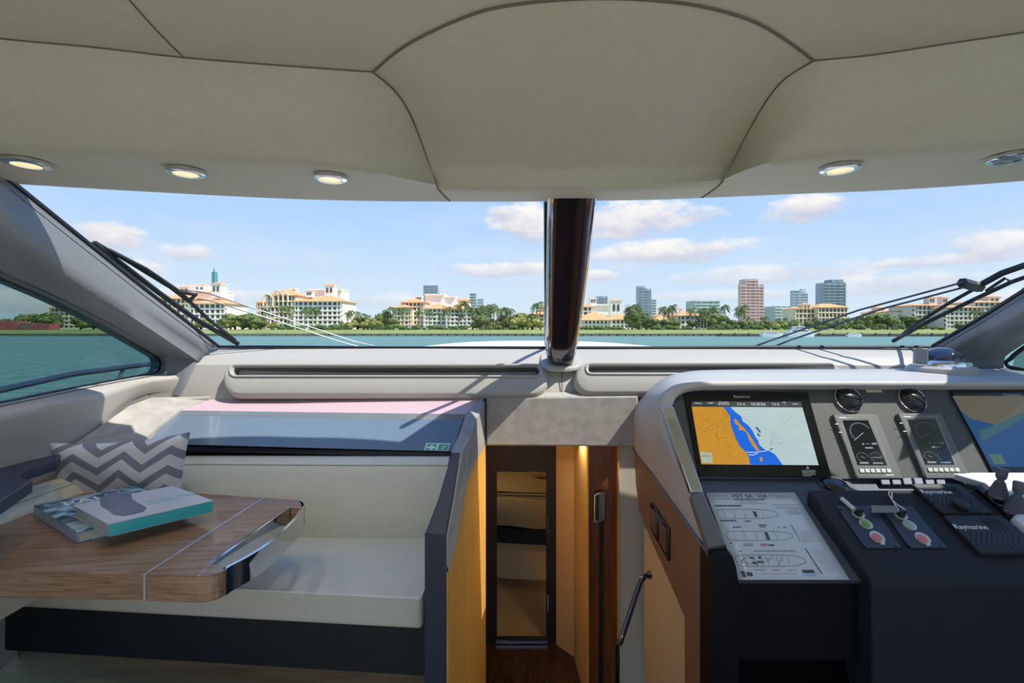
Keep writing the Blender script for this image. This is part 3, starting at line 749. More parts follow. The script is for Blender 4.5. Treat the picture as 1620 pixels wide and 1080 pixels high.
# ================================================================= DOWNLIGHTS
def downlight(px, py, r, on, label):
    c = PZ(px, py, ZS); o = thing('downlight', label, 'ceiling light', (c.x, c.y, ZS-.012), 'ceiling downlights')
    mb = MB(); mb.lathe([(r*.66, .006), (r*.66, -.004), (r*.8, -.006), (r, .0), (r, .012), (r*.66, .02)], (c.x, c.y, ZS-.008), n=32, cap=False)
    part('bezel', mb, CHROME, o)
    mb = MB(); mb.lathe([(r*.66, .0), (r*.3, -.003), (.001, -.004)], (c.x, c.y, ZS-.006), n=32)
    part('lens', mb, mat('lamp_lit', (120, 112, 96), .4, emit=((255, 232, 188), .95)) if on else mat('lamp_off', (120, 130, 134), .15, noise_amt=.05), o)
    if on:
        d = bpy.data.lights.new('downlight_lamp', 'SPOT'); l = bpy.data.objects.new('downlight_lamp', d); C.objects.link(l)
        d.energy = 6; d.color = (1, .86, .66); d.spot_size = math.radians(110); d.spot_blend = .8; d.shadow_soft_size = .04
        l.location = (c.x, c.y, ZS-.03)
downlight(42, 257, .066, True, 'lit round downlight nearest the left edge of the photo')
downlight(294, 271.5, .066, True, 'lit round downlight second from the left, over the left windscreen')
downlight(523, 280.5, .063, True, 'lit round downlight just left of the central ceiling dome')
downlight(1329, 265.5, .066, True, 'lit round downlight to the right of the central ceiling dome')
downlight(1598, 248.5, .062, False, 'unlit round downlight at the far right edge of the photo')

# ================================================================= WIPERS (outside the glass)
WB = mat('wiper_black', (24, 25, 27), .45, noise_amt=.05)
WS_ = mat('wiper_steel', (120, 126, 130), .4, .4, noise_amt=.03)
SL = -.72
def G(px, py, off=.07): return PS(px, py, 1.40+off, 3.2, SL)
wl = thing('wiper', 'black pantograph wiper with steel arms resting along the left windscreen pillar', 'wiper', G(585, 546), 'windscreen wipers')
mb = MB(); mb.tube([G(592, 547), G(560, 540), G(430, 497), G(330, 464), G(296, 459)], .0045, 6); mb.tube([G(566, 548), G(540, 541), G(420, 502), G(330, 475), G(312, 472)], .0045, 6)
part('arm', mb, WS_, wl)
mb = MB(); mb.tube([G(146, 384), G(190, 416), G(250, 462), G(310, 505), G(377, 544)], .016, 6); mb.tube([G(150, 383, .09), G(200, 412, .09), G(270, 455, .09), G(300, 478, .09)], .010, 6)
part('blade', mb, WB, wl)
mb = MB(); mb.tube([G(172, 395, .09), G(230, 425, .09), G(285, 462, .09), G(330, 505, .09), G(372, 538, .08)], .012, 6); mb.tube([G(285, 461), G(310, 466), G(300, 475)], .014, 6)
part('carrier', mb, WB, wl)
wr = thing('wiper', 'black pantograph wiper with dark steel arms along the right windscreen pillar', 'wiper', G(1200, 548), 'windscreen wipers')
ST = mat('wiper_dark_steel', (92, 98, 104), .3, .7, noise_amt=.03)
mb = MB(); mb.tube([G(1190, 549), G(1215, 540), G(1360, 490), G(1525, 446)], .007, 6); mb.tube([G(1222, 549), G(1250, 538), G(1400, 487), G(1530, 453)], .007, 6)
part('arm', mb, ST, wr)
mb = MB(); mb.tube([G(1412, 540), G(1470, 508), G(1540, 474), G(1600, 446), G(1680, 418)], .013, 6); mb.tube([G(1560, 460), G(1590, 440), G(1600, 446)], .009, 6)
part('blade', mb, WB, wr)
mb = MB(); mb.tube([G(1524, 450), G(1552, 450), G(1585, 432), G(1625, 418), G(1690, 400)], .02, 6); mb.tube([G(1545, 455), G(1500, 480), G(1440, 518), G(1425, 532)], .011, 6); mb.tube([G(1522, 447), G(1550, 455)], .03, 6)
part('carrier', mb, WB, wr)

# ---- outside rail at the left side window
mb = MB(); mb.tube([Vector((-2.9, 1.6, 1.02)), Vector((-2.9, 2.3, 1.155)), Vector((-2.9, 3.0, 1.23)), Vector((-2.88, 4.4, 1.26))], .02, 8)
rail = thing('deck_rail', 'steel deck rail seen through the left side window', 'rail', (-2.9, 3.0, .6))
part('top_rail', mb, mat('steel_rail', (120, 124, 140), .25, .8, noise_amt=.03), rail)
mb = MB(); mb.tube([Vector((-2.9, 3.4, 1.23)), Vector((-2.92, 3.28, 1.0)), Vector((-2.95, 3.2, .6))], .013, 8); part('stanchion', mb, WS_, rail)
# ---- foredeck
GEL = MATS['white_gelcoat']
rows = []
for j in range(14):
    d = 3.26+j*.45; row = []
    for i in range(25):
        x = .38+(i/24-.5)*5.2*(1-.03*j)
        z = 1.325-.0045*(d-5)**2-.012*(x-.38)**2-.004*abs(x-.38)**4
        row.append(Vector((x, d, z)))
    rows.append(row)
mb = MB(); mb.loft(rows); mb.loft([rows[0], [p+Vector((0, 0, -.5)) for p in rows[0]]])
for side in (0, -1): mb.loft([[r[side] for r in rows], [r[side]+Vector((0, 0, -1.4)) for r in rows]])
mb.loft([rows[-1], [p+Vector((0, 0, -1.4)) for p in rows[-1]]])
o = mesh_obj('foredeck', mb, GEL, angle=50); tag(o, 'white curved foredeck just beyond the windscreen', 'boat deck')

# ---- compass
cp = P(1490, 578, 2.62); cpz = cp.z-.012
com = thing('compass', 'round chrome domed compass on the dashboard at right', 'compass', (cp.x, cp.y, cpz))
mb = MB(); mb.lathe([(.155, -.03), (.155, .0), (.14, .012), (.11, .016)], (cp.x, cp.y, cpz), n=36); part('base_ring', mb, MOULD, com)
mb = MB(); mb.lathe([(.125, .0), (.128, .03), (.118, .045), (.10, .045)], (cp.x, cp.y, cpz), n=36); part('collar', mb, CHROME, com)
mb = MB(); mb.lathe([(.10*math.cos(a), .035+.082*math.sin(a)) for a in [math.pi/2*k/10 for k in range(10)]]+[(.001, .117)], (cp.x, cp.y, cpz), n=36); part('dome', mb, mat('compass_dome', (62, 70, 84), .05, .6, coat=1, noise_amt=.1), com)
rows = []
for k in range(15):
    a = math.radians(50+150*k/14); 
    ca, sa = math.cos(a), math.sin(a)
    rows.append([Vector((cp.x+ca*.132, cp.y+sa*.132*.9, cpz+.02)), Vector((cp.x+ca*.13, cp.y+sa*.13*.9, cpz+.05+.06*(-ca))), Vector((cp.x+ca*.118, cp.y+sa*.118*.9, cpz+.05+.06*(-ca))), Vector((cp.x+ca*.118, cp.y+sa*.118*.9, cpz+.02))])
mb = MB(); mb.loft(rows, True, True, True); part('hood', mb, WS_, com)
# ================================================================= COMPANIONWAY
DK = mat('dark_brown_frame', (34, 26, 30), .45, noise_amt=.1)
CRP = mat('cream_panel', (206, 178, 136), .5, noise_amt=.04)
dr = []
D0 = 3.65
df = structure('door_1', MB().slab([P(766, 640, D0), P(786, 640, D0), P(786, 1030, D0), P(766, 1030, D0)], (0, .05, 0)).slab([P(864.5, 640, D0), P(881, 640, D0), P(881, 1030, D0), P(864.5, 1030, D0)], (0, .05, 0)).slab([P(766, 640, D0-.001), P(908, 640, D0-.001), P(906, 715, D0-.001), P(903, 746, D0-.001), P(766, 746, D0-.001)], (0, .06, 0)), DK, smooth=False)
mb = MB(); mb.slab([P(785, 1014, D0-.01), P(866, 1014, D0-.01), P(866, 1018, D0-.01), P(785, 1018, D0-.01)], (0, .06, 0)); structure('threshold', mb, CHROME, smooth=False)
mb = MB()
for y in (830, 955): mb.slab([P(866, y-14, D0-.004), P(868, y-14, D0-.004), P(868, y+12, D0-.004), P(866, y+12, D0-.004)], (0, .01, 0))
part('hinge', mb, CHROME, df, smooth=False)
# right-hand panelling of the stair well
def vpan(x0, d0, x1, d1, y0=640, y1=1300, th=.02):
    a, b = P(x0, y0, d0), P(x1, y0, d1); h = Vector((0, 0, -2.6))
    return MB().slab([a, b, b+h, a+h], (.0, th, 0))
structure('wall_stair_right', vpan(880, 3.64, 909, 3.5), CRP, smooth=False)
structure('wall_stair_side', vpan(908, 3.5, 929.5, 3.04), CRP, smooth=False)
structure('trim_14', vpan(929.5, 3.0, 931.5, 3.0, th=.06), MATS['honey_oak'], smooth=False)
cd = thing('cabin_door', 'reddish brown wooden door with chrome pull handle in the stairwell', 'door', P(955, 1150, 3.04))
part('door_leaf', vpan(931.5, 3.03, 977, 3.02, th=.03), wood('teak_door', (104, 54, 22), (142, 78, 34), (8, 8, .8), 5, .3), cd, smooth=False)
mb = MB(); mb.slab([P(949, 800, 3.012), P(955, 795, 3.012), P(953, 1300, 3.012), P(947, 1300, 3.012)], (0, .01, 0)); part('finger_groove', mb, DK, cd, smooth=False)
mb = MB(); mb.slab([P(940, 783, 2.98), P(948, 779, 2.98), P(956, 779, 2.98), P(956, 822, 2.98), P(948, 828, 2.98), P(940, 828, 2.98)], (0, .025, 0)); part('pull_handle', mb, CHROME, cd, bevel=.006)
structure('trim_15', vpan(977, 3.0, 979.5, 3.0, th=.05), MATS['honey_oak'], smooth=False)
structure('wall_stair_panel', vpan(979.5, 3.02, 1075, 3.02), mat('pale_panel', (214, 204, 190), .5, noise_amt=.02), smooth=False)
# side returns to close the shaft
structure('wall_stair_ceiling', MB().box(-.8, 1.4, 3.07, 6.4, .86, .90), DK, smooth=False)
structure('wall_cabin_back', MB().box(-1.4, 1.6, 6.2, 6.25, FL, .9), mat('cabin_wall', (120, 100, 76), .6, noise_amt=.04), smooth=False)
structure('wall_cabin_left', MB().box(-1.45, -1.4, 3.7, 6.2, FL, .9), MATS['cabin_wall'], smooth=False)
structure('wall_cabin_right', MB().box(1.6, 1.65, 3.7, 6.2, FL, .9), MATS['cabin_wall'], smooth=False)
structure('floor_cabin', MB().box(-1.4, 1.6, 3.72, 6.2, FL, FL+.015), mat('cabin_carpet', (150, 124, 92), .95, noise_amt=.12, noise_scale=200), smooth=False)
bed = thing('cabin_bed', 'berth with tan bedding glimpsed through the cabin doorway', 'bed', (.2, 4.9, FL+.015))
BT = mat('bedding_tan', (190, 162, 118), .85, noise_amt=.06, bump=.3, bump_scale=60)
mb = MB(); rows = []
def be(t): return Vector((-.9+2.0*t, 4.55-.22*t-.0*t+.25*(t-.5)**2, 0))
xs = [i/16 for i in range(17)]
for (off, z) in ((0, -.42), (-.03, -.36), (-.03, -.25), (.02, -.17), (.12, -.14), (.8, -.10), (1.6, -.06)):
    rows.append([be(t)+Vector((0, off+.02*math.sin(t*21), z+.012*math.sin(t*17+off*9))) for t in xs])
mb.loft(rows); part('bedspread', mb, BT, bed)
mb = MB(); mb.loft([[be(t)+Vector((0, o_, z)) for t in xs] for (o_, z) in ((.03, -.57), (-.02, -.57), (-.02, -.425), (.3, -.42))]); part('bed_rail', mb, mat('bed_rail_dark', (26, 27, 38), .5, noise_amt=.05), bed, 'dark curved front rail')
mb = MB(); mb.loft([[be(t)+Vector((0, .1, z)) for t in xs] for z in (FL+.02, -.55)]); part('bed_base', mb, CRP, bed)
for k, (c0, o_) in enumerate(((.13, -.028),(.16, -.026))):
    mb = MB(); mb.tube([be(t)+Vector((0, o_+.10+.05*k, -.135+.012*k)) for t in xs], .006, 5); part('piping', mb, SEAM, bed)
def softbox(x0, x1, y0, y1, z0, z1): return MB().box(x0, x1, y0, y1, z0, z1)
o = mesh_obj('bed_pillow', softbox(.02, .26, 5.15, 5.3, -.10, .24), mat('navy_cushion', (38, 52, 92), .85, noise_amt=.08), bevel=.06, seg=4); tag(o, 'navy blue pillow on the cabin bed', 'pillow', 'pillows on the cabin bed')
o = mesh_obj('bed_pillow', softbox(.22, .62, 4.95, 5.1, -.12, .22), BT, bevel=.06, seg=4); tag(o, 'tan pillow on the cabin bed right of the navy one', 'pillow', 'pillows on the cabin bed')
# ---- handrail by the helm
hr = thing('handrail', 'dark chrome handrail going down the stairwell beside the helm', 'handrail', P(976, 1150, 1.9))
pts = [P(1024, 910, 2.22), P(1020, 912, 2.2), P(1014, 920, 2.18), P(979, 1022, 1.92), P(976, 1032, 1.9), P(976, 1220, 1.9)]
mb = MB(); mb.tube(crm(pts, 30), .0125, 10); part('rail_bar', mb, mat('dark_chrome', (120, 112, 108), .08, 1.0, noise_amt=.03), hr)
mb = MB(); mb.lathe([(.02, 0), (.02, .012)], P(1026, 909, 2.22), (1, 0, 0)); part('wall_flange', mb, CHROME, hr)

# ================================================================= HELM CONSOLE
s1 = math.sqrt(1+1.875**2); s2 = math.sqrt(1+.36)
def SP(px, py, off=0): return PS(px, py, .83+off*s1, 2.15, 1.875)
def CP(px, py, off=0): return PS(px, py, .573+off*s2, 1.75, .6)
NS = Vector((0, -1.875, 1)).normalized(); NC = Vector((0, -.6, 1)).normalized()
UX = Vector((1, 0, 0)); US = Vector((0, 1, 1.875)).normalized(); UC = Vector((0, 1, .6)).normalized()
helm = thing('helm_console', 'helm console with pale hood, dark dash panel and brown leather side', 'helm console', (1.6, 2.1, 0))
HX = .78
def hx(px, py, x=HX): return PX(px, py, x)
O = [P(1860, 582, 2.75), P(1620, 583, 2.75), P(1450, 583, 2.75), P(1250, 584, 2.76), P(1130, 585, 2.78), P(1085, 588, 2.8), P(1052, 597, 2.84), P(1025, 618, 2.87), P(1008, 640, 2.88), P(1000, 664, 2.9), P(1003, 708, 2.88), P(1032, 746, 2.5), P(1072, 803, 2.14), P(1121, 872, 1.80)]
R1 = [SP(1860, 603, .07), SP(1620, 603, .07), SP(1450, 603, .07), SP(1250, 603, .07), SP(1130, 603, .07), SP(1095, 604.5, .07), SP(1070, 609, .07), SP(1053, 620, .07), SP(1045, 632, .07), SP(1042.5, 650, .07), SP(1052, 690, .07), SP(1074, 745, .07), CP(1093, 782, .065), CP(1122, 864, .065)]
R2 = [SP(1860, 610, .065), SP(1620, 610, .065), SP(1450, 610, .065), SP(1250, 610, .065), SP(1130, 611, .065), SP(1108, 612, .065), SP(1088, 616, .065), SP(1074, 624, .065), SP(1067, 634, .065), SP(1064, 650, .065), SP(1077, 690, .065), SP(1098, 745, .065), CP(1113, 782, .06), CP(1147, 860, .06)]
n = 60
def rs(l): return lrp(l, n)
# resample segmentwise so that the four lines keep pace
def sub(l, k=5):
    out = []
    for i in range(len(l)-1):
        p0, p1, p2, p3 = l[max(i-1, 0)], l[i], l[i+1], l[min(i+2, len(l)-1)]
        for j in range(k):
            t = j/k; out.append(.5*((2*p1)+(p2-p0)*t+(2*p0-5*p1+4*p2-p3)*t*t+(3*p1-p0-3*p2+p3)*t**3))
    return out+[l[-1]]
o_, a_, b_ = sub(O), sub(R1), sub(R2)
I_ = [p-NS*.06 for p in b_]
K = len(o_)
rows = [[p+Vector((.03, .02, -.06)) for p in o_], o_, [o_[i].lerp(a_[i], .5)+Vector((-.004, 0, .006)) for i in range(K)], [o_[i].lerp(a_[i], .93) for i in range(K)], a_, [a_[i].lerp(b_[i], .15)+NS*.004 for i in range(K)], [a_[i].lerp(b_[i], .85)+NS*.004 for i in range(K)], b_, I_]
mb = MB(); mb.loft(rows); part('hood', mb, mat('hood_grey', (184, 183, 178), .5, noise_amt=.02, bump=.15, bump_scale=500), helm, 'pale grey padded hood and rim', angle=88)
# dark dash face
mb = MB(); mb.slab([SP(1062, 640), SP(1070, 622), SP(1085, 612), SP(1110, 607), SP(1900, 607), SP(1960, 757), SP(1085, 757)], -NS*.02); part('dash_panel', mb, DASHGREY, helm, 'dark grey dash face', smooth=False)
# sloping console shelf
mb = MB(); mb.slab([CP(1085, 757), CP(1960, 757), CP(2100, 918), CP(1160, 918)], -NC*.02); part('console_shelf', mb, mat('shelf_slate', (70, 78, 92), .5, noise_amt=.06, bump=.2, bump_scale=500), helm, smooth=False)
# front face under the shelf, dark slot
a = CP(1160, 918); bq = CP(2100, 918)
mb = MB(); mb.slab([a+Vector((0, .01, 0)), bq+Vector((0, .01, 0)), bq+Vector((0, .01, -.31)), a+Vector((0, .01, -.31))], (0, .02, 0)); part('front_face', mb, BLACKPANEL, helm, smooth=False)
mb = MB(); mb.slab([a+Vector((0, .08, -.31)), bq+Vector((0, .08, -.31)), bq+Vector((0, .08, -1.2)), a+Vector((0, .08, -1.2))], (0, .02, 0)); part('lower_face', mb, mat('black_recess', (6, 6, 7), .8, noise_amt=.1, spec=.1), helm, smooth=False)
# rounded front upright at the left
rows = []
for (px0, px1, py, d) in ((1122, 1148, 868, 1.80), (1126, 1153, 872, 1.775), (1128, 1159, 880, 1.755), (1128, 1164, 895, 1.735), (1128, 1168, 918, 1.725), (1128, 1168, 1000, 1.725), (1128, 1168, 1250, 1.725)):
    rows.append([P(px0, py, d), P((px0+px1)/2, py-.5, d-.004), P(px1, py, d), P(px1, py, d)+Vector((0, .12, 0)), P(px0, py, d)+Vector((0, .12, 0))])
mb = MB(); mb.loft(rows, True, True, True); part('front_upright', mb, BLACKPANEL, helm, angle=50)
# side panel
side = [hx(1003, 709), hx(1032, 748), hx(1072, 806), hx(1121, 874), hx(1128, 890), hx(1128.5, 1250), hx(1084, 1250), hx(1083, 975), hx(1034, 862), hx(1011, 806), hx(1006, 765)]
mb = MB(); mb.slab(side, (.03, 0, 0)); part('side_panel', mb, mat('brown_leather', (128, 102, 82), .45, noise_amt=.06, bump=.25, bump_scale=500), helm, 'brown leather side panel', smooth=False)
mb = MB(); mb.tube([p+Vector((-.003, 0, .0)) for p in side[:5]], .008, 6); part('side_edging', mb, mat('edging_blue', (92, 104, 122), .25, noise_amt=.03), helm)
low = [hx(1019, 835, .83), hx(1100, 1000, .83), hx(1100, 1300, .83), hx(1019, 1300, .83)]
mb = MB(); mb.slab(low, (.03, 0, 0)); part('lower_side', mb, mat('kick_panel', (202, 190, 160), .5, noise_amt=.05), helm, 'cream lower side', smooth=False)
# switch pair
def switchp(q, q2, lab):
    mb = MB(); mb.slab([hx(*p) for p in q], (-.012, 0, 0)); f = part('switch_frame', mb, BLACKGLOSS, helm, lab, bevel=.003)
    mb = MB(); mb.slab([hx(*p)+Vector((-.012, 0, 0)) for p in q2], (-.004, 0, 0)); part('switch_plate', mb, mat('switch_bronze', (150, 122, 112), .25, .5, noise_amt=.1), f, smooth=False)
switchp([(1031, 793), (1043.5, 808), (1043, 857), (1032, 836)], [(1033, 801), (1041, 811), (1041, 846), (1034, 832)], 'black glossy switch frame nearer the stairs')
switchp([(1044, 811), (1061, 835), (1060.5, 888), (1044.5, 858)], [(1047, 822), (1057, 837), (1057, 874), (1048, 855)], 'black glossy switch frame nearer the front')
# chrome grab handle + grey block
gh = [SP(1046.5, 643, .085), SP(1066, 643, .085), CP(1113, 778, .085), CP(1093, 778.5, .085)]
mb = MB(); mb.slab(gh, -NS*.03); part('grab_handle', mb, CHROME, helm, 'straight chrome grab handle', bevel=.004)
mb = MB(); mb.slab([CP(1092, 780, .08), CP(1112, 779.5, .08), CP(1147.5, 861, .08), CP(1120, 865, .08)], -NC*.04); part('handle_foot', mb, mat('block_grey', (104, 102, 98), .6, noise_amt=.05), helm, bevel=.005)
# ---- displays
SCRBLK = mat('bezel_black', (17, 17, 19), .12, noise_amt=.05)
def quad(l, off, th, f=SP, nn=NS): return MB().slab([f(a, b, off) for a, b in l], nn*th)
def emis(name, c, s=1.0, base=None):
    return mat(name, base or (10, 10, 10), .25, emit=(c, s))
plot = thing('chartplotter', 'large chartplotter showing an orange and blue nautical chart left of the gauges', 'screen', SP(1190, 757))
part('bezel', quad([(1080, 619), (1276, 621), (1314, 756), (1105, 753.5)], .0, .012), SCRBLK, plot, bevel=.004)
def zm(X, Y): return (1080+X/6.748, 600+Y/6.75)
def chart(parent, pts, m, off, name, lab=None):
    mb = MB(); mb.slab([SP(*zm(X, Y), off) for X, Y in pts], NS*.0004); return part(name, mb, m, parent, lab, smooth=False)
WOFF = .0125
scr = chart(plot, [(97, 292), (1278, 300), (1452, 915), (200, 905)], emis('chart_sea', (186, 208, 208), .85), WOFF, 'display', 'pale sea of the chart')
chart(scr, [(95, 235), (1262, 240), (1278, 300), (97, 292)], emis('chart_bar', (60, 74, 76), .6), WOFF, 'status_bar')
chart(scr, [(97, 292), (430, 294), (470, 340), (505, 390), (510, 480), (540, 560), (570, 640), (610, 715), (680, 780), (712, 850), (718, 908), (200, 905)], emis('chart_land', (206, 146, 44), .85), WOFF+.0006, 'land_area', 'orange land of the chart')
chart(scr, [(430, 294), (510, 294), (560, 345), (625, 395), (640, 445), (700, 490), (745, 545), (775, 610), (805, 650), (820, 700), (870, 745), (915, 758), (985, 800), (1030, 860), (1065, 912), (718, 908), (712, 850), (680, 780), (610, 715), (570, 640), (540, 560), (510, 480), (505, 390), (470, 340)], emis('chart_blue', (24, 106, 226), .85), WOFF+.0007, 'shallow_water', 'blue shallows of the chart')
chart(scr, [(545, 420), (575, 430), (620, 485), (665, 530), (705, 580), (745, 640), (785, 700), (820, 760), (795, 765), (740, 700), (700, 625), (680, 565), (640, 540), (605, 545), (600, 500), (560, 470)], MATS['chart_land'], WOFF+.0013, 'barrier_island')
chart(scr, [(820, 830), (850, 830), (855, 870), (830, 880)], MATS['chart_land'], WOFF+.0013, 'islet')
mb = MB()
for l in ([(680, 775), (760, 780), (870, 765), (920, 752)], [(700, 800), (750, 808), (800, 790)]):
    mb.tube([SP(*zm(X, Y), WOFF+.0018) for X, Y in l], .0014, 4)
part('channel_line', mb, emis('chart_white', (232, 236, 236), .9), scr)
mb = MB(); rnd = random.Random(4)
for k in range(34):
    X, Y = rnd.uniform(150, 480), rnd.uniform(340, 860); l = [(X, Y)]
    a0 = rnd.choice([0, 1.57, .6, 2.2])
    for j in range(3):
        a0 += rnd.uniform(-.5, .5); X += math.cos(a0)*rnd.uniform(25, 50); Y += math.sin(a0)*rnd.uniform(20, 45); l.append((X, Y))
    l = [(max(125, min(560 if y > 620 else 490, x)), max(310, min(890, y))) for x, y in l]
    mb.tube([SP(*zm(max(x, 110+(y-292)*.17), y), WOFF+.0012) for x, y in l], .0006, 3)
part('road_lines', mb, emis('chart_road', (120, 92, 44), .7), scr)
mb = MB()
for (X, Y) in ((1100, 340), (1160, 390), (1290, 430), (1350, 600), (1340, 660), (960, 600)):
    mb.tube([SP(*zm(930, 695), WOFF+.0006), SP(*zm(min(X, 1270+(Y-300)*.28), Y), WOFF+.0006)], .0005, 3)
for a, b_2 in (((770, 390), (960, 590)), ((1000, 650), (1110, 760)), ((610, 330), (900, 310)), ((700, 370), (880, 330))): mb.tube([SP(*zm(*a), WOFF+.0006), SP(*zm(*b_2), WOFF+.0006)], .0005, 3)
part('bearing_lines', mb, emis('chart_line', (140, 160, 162), .7), scr)
for q in ([(775, 510), (795, 505), (838, 565), (820, 570)], [(790, 578), (805, 572), (830, 603), (812, 610)], [(925, 745), (955, 732), (965, 742), (935, 755)]):
    chart(scr, q, emis('chart_navy', (52, 84, 150), .8), WOFF+.0008, 'depth_mark')
chart(scr, [(185, 775), (305, 778), (325, 890), (205, 888)], emis('chart_box', (186, 200, 176), .75), WOFF+.0013, 'data_box')
text_mesh('data_text', '6.72 nm', .012, SP(*zm(200, 825), WOFF+.0022), UX, US, SEAM, scr)
def stext(s, X, Y, size, parent=None, m=None, sx=1.0): return text_mesh('screen_text', s, size, SP(*zm(X, Y), WOFF+.0008), UX, US, m or emis('screen_white', (226, 230, 230), .8), parent or scr, sx=sx, extrude=.0002)
stext('◂ Home', 118, 262, .013); stext('◂ WPT', 255, 262, .013); stext("25°45.805'N", 385, 252, .010); stext("080°08.105'W", 378, 272, .010)
stext('5.2ₖₜ' if False else '5.2 m', 585, 274, .018); stext('10:30:56', 728, 278, .022); stext('7.5 ft', 955, 278, .018); stext('GPS', 1068, 252, .010); stext('▪', 1090, 278, .012); stext('◂ Menu', 1165, 270, .012)
text_mesh('brand_lettering', 'Raymarine', .020, SP(1161, 629, .0125), UX, US, mat('print_grey', (190, 190, 182), .5, noise_amt=.02), plot)
mb = MB(); mb.slab([SP(1277.5, 736.5, .0125), SP(1274.5, 741.5, .0125), SP(1281, 741.5, .0125)], NS*.0004)
for k in range(5): mb.slab([SP(1268+k*.6, 743.6+k*2.1, .0125), SP(1290-(k == 4)*6, 743.6+k*2.1, .0125), SP(1290-(k == 4)*6, 744.6+k*2.1, .0125), SP(1268+k*.6, 744.6+k*2.1, .0125)], NS*.0004)
part('warning_print', mb, MATS['print_grey'], plot, smooth=False)
plot2 = thing('chartplotter', 'large chartplotter with dim blue chart at the right edge of the photo', 'screen', SP(1640, 757))
part('bezel', quad([(1501, 618), (1700, 618), (1775, 754), (1570, 754)], .0, .012), SCRBLK, plot2, bevel=.004)
s2_ = part('display', quad([(1506, 626), (1690, 626), (1752, 738), (1568, 738)], WOFF, .0004), emis('chart_dim_blue', (28, 84, 140), .55), plot2, 'dim blue chart', smooth=False)
part('land_area', quad([(1535, 662), (1575, 672), (1610, 655), (1690, 640), (1690, 626), (1507, 626), (1519, 648)], WOFF+.0006, .0003), emis('chart_dim_land', (120, 112, 84), .5), s2_, smooth=False)
part('shore_shallows', quad([(1545, 680), (1556, 698), (1600, 672), (1650, 648), (1690, 640), (1610, 655), (1575, 672)], WOFF+.0006, .0003), emis('chart_dim_teal', (62, 110, 118), .5), s2_, smooth=False)
part('data_box', quad([(1564, 718), (1584, 718), (1592, 734), (1573, 734)], WOFF+.0006, .0003), emis('chart_dim_box', (92, 130, 112), .5), s2_, smooth=False)
text_mesh('brand_lettering', 'Raymarine', .020, SP(1589, 626, .0125), UX, US, MATS['print_grey'], plot2)

DG = mat('display_frame', (104, 106, 102), .45, .2, noise_amt=.05)
def engine_display(o4, s4, bx0, bx1, by, label):
    def bil(u, v):
        (ax, ay), (bx, by_), (cx, cy), (dx, dy) = s4
        return ((ax*(1-u)+bx*u)*(1-v)+(dx*(1-u)+cx*u)*v, (ay*(1-u)+by_*u)*(1-v)+(dy*(1-u)+cy*u)*v)
    ed = thing('engine_display', label, 'gauge display', SP(o4[3][0], o4[3][1]), 'engine displays on the dash')
    part('frame', quad(o4, .0, .022), DG, ed, bevel=.004)
    ins = [(o4[i][0]+(s4[i][0]-o4[i][0])*.55, o4[i][1]+(s4[i][1]-o4[i][1])*(.45 if i < 2 else .25)) for i in range(4)]
    mb = MB(); mb.tube([SP(*p, .0225) for p in ins+[ins[0]]], .0012, 4); part('rim_line', mb, MATS['print_grey'], ed)
    g = part('display', quad(s4, .0225, .0008), mat('lcd_dark', (22, 26, 30), .08, coat=.5, noise_amt=.05), ed, smooth=False)
    LG = mat('lcd_print', (120, 126, 124), .5, noise_amt=.05)
    def pt(u, v): return SP(*bil(u, v), .0236)
    mb = MB()
    def arc(cu, cv, ru, rv, a0, a1, r=.0012):
        mb.tube([pt(cu+ru*math.cos(math.radians(a)), cv-rv*math.sin(math.radians(a))) for a in [a0+(a1-a0)*k/24 for k in range(25)]], r, 4)
    arc(.55, .28, .42, .22, 215, 30); arc(.27, .82, .2, .10, 240, 0, .0009); arc(.74, .82, .2, .10, 240, -20, .0009)
    for k in range(12):
        a = math.radians(215-185*k/11); mb.tube([pt(.55+.42*math.cos(a), .28-.22*math.sin(a)), pt(.55+.36*math.cos(a), .28-.19*math.sin(a))], .001, 4)
    part('dial_marks', mb, LG, g)
    mb = MB(); mb.tube([pt(.18, .45), pt(.62, .28)], .0016, 4); mb.tube([pt(.2, .80), pt(.34, .84)], .001, 4); mb.tube([pt(.6, .83), pt(.92, .83)], .001, 4); part('needle', mb, LG, g)
    mb = MB()
    for (u0, v0, u1, v1) in ((.42, .515, .5, .545), (.56, .52, .7, .53), (.78, .505, .97, .54), (.48, .60, .76, .63), (.1, .93, .4, .97), (.55, .94, .9, .97)):
        mb.slab([pt(u0, v0), pt(u1, v0), pt(u1, v1), pt(u0, v1)], NS*.0003)
    part('readout', mb, LG, g, smooth=False)
    for k in range(6):
        x0 = bx0+(bx1-bx0)*k/6; w = (bx1-bx0)/6*.8
        part('button', quad([(x0-1.2, by-3), (x0+w-1.2, by-3), (x0+w+1, by+3), (x0+1, by+3)], .0225, .004), mat('button_pale', (196, 200, 190), .5, noise_amt=.03), ed, bevel=.001)
    mb = MB()
    for (ox, oy) in ((7, 13), (13, 26)): mb.slab([SP(o4[0][0]+ox, o4[0][1]+oy, .0225), SP(o4[0][0]+ox+5, o4[0][1]+oy, .0225), SP(o4[0][0]+ox+5.3, o4[0][1]+oy+1, .0225), SP(o4[0][0]+ox+.3, o4[0][1]+oy+1, .0225)], NS*.0004)
    mb.slab([SP(o4[0][0]+14, o4[0][1]+2.6, .0225), SP(o4[0][0]+25, o4[0][1]+2.6, .0225), SP(o4[0][0]+25.4, o4[0][1]+4.2, .0225), SP(o4[0][0]+14.3, o4[0][1]+4.2, .0225)], NS*.0004)
    mb.slab([SP(bx1-10, by+6, .0225), SP(bx1+3, by+6, .0225), SP(bx1+3.3, by+7, .0225), SP(bx1-9.7, by+7, .0225)], NS*.0004)
    part('frame_print', mb, WT, ed, smooth=False)
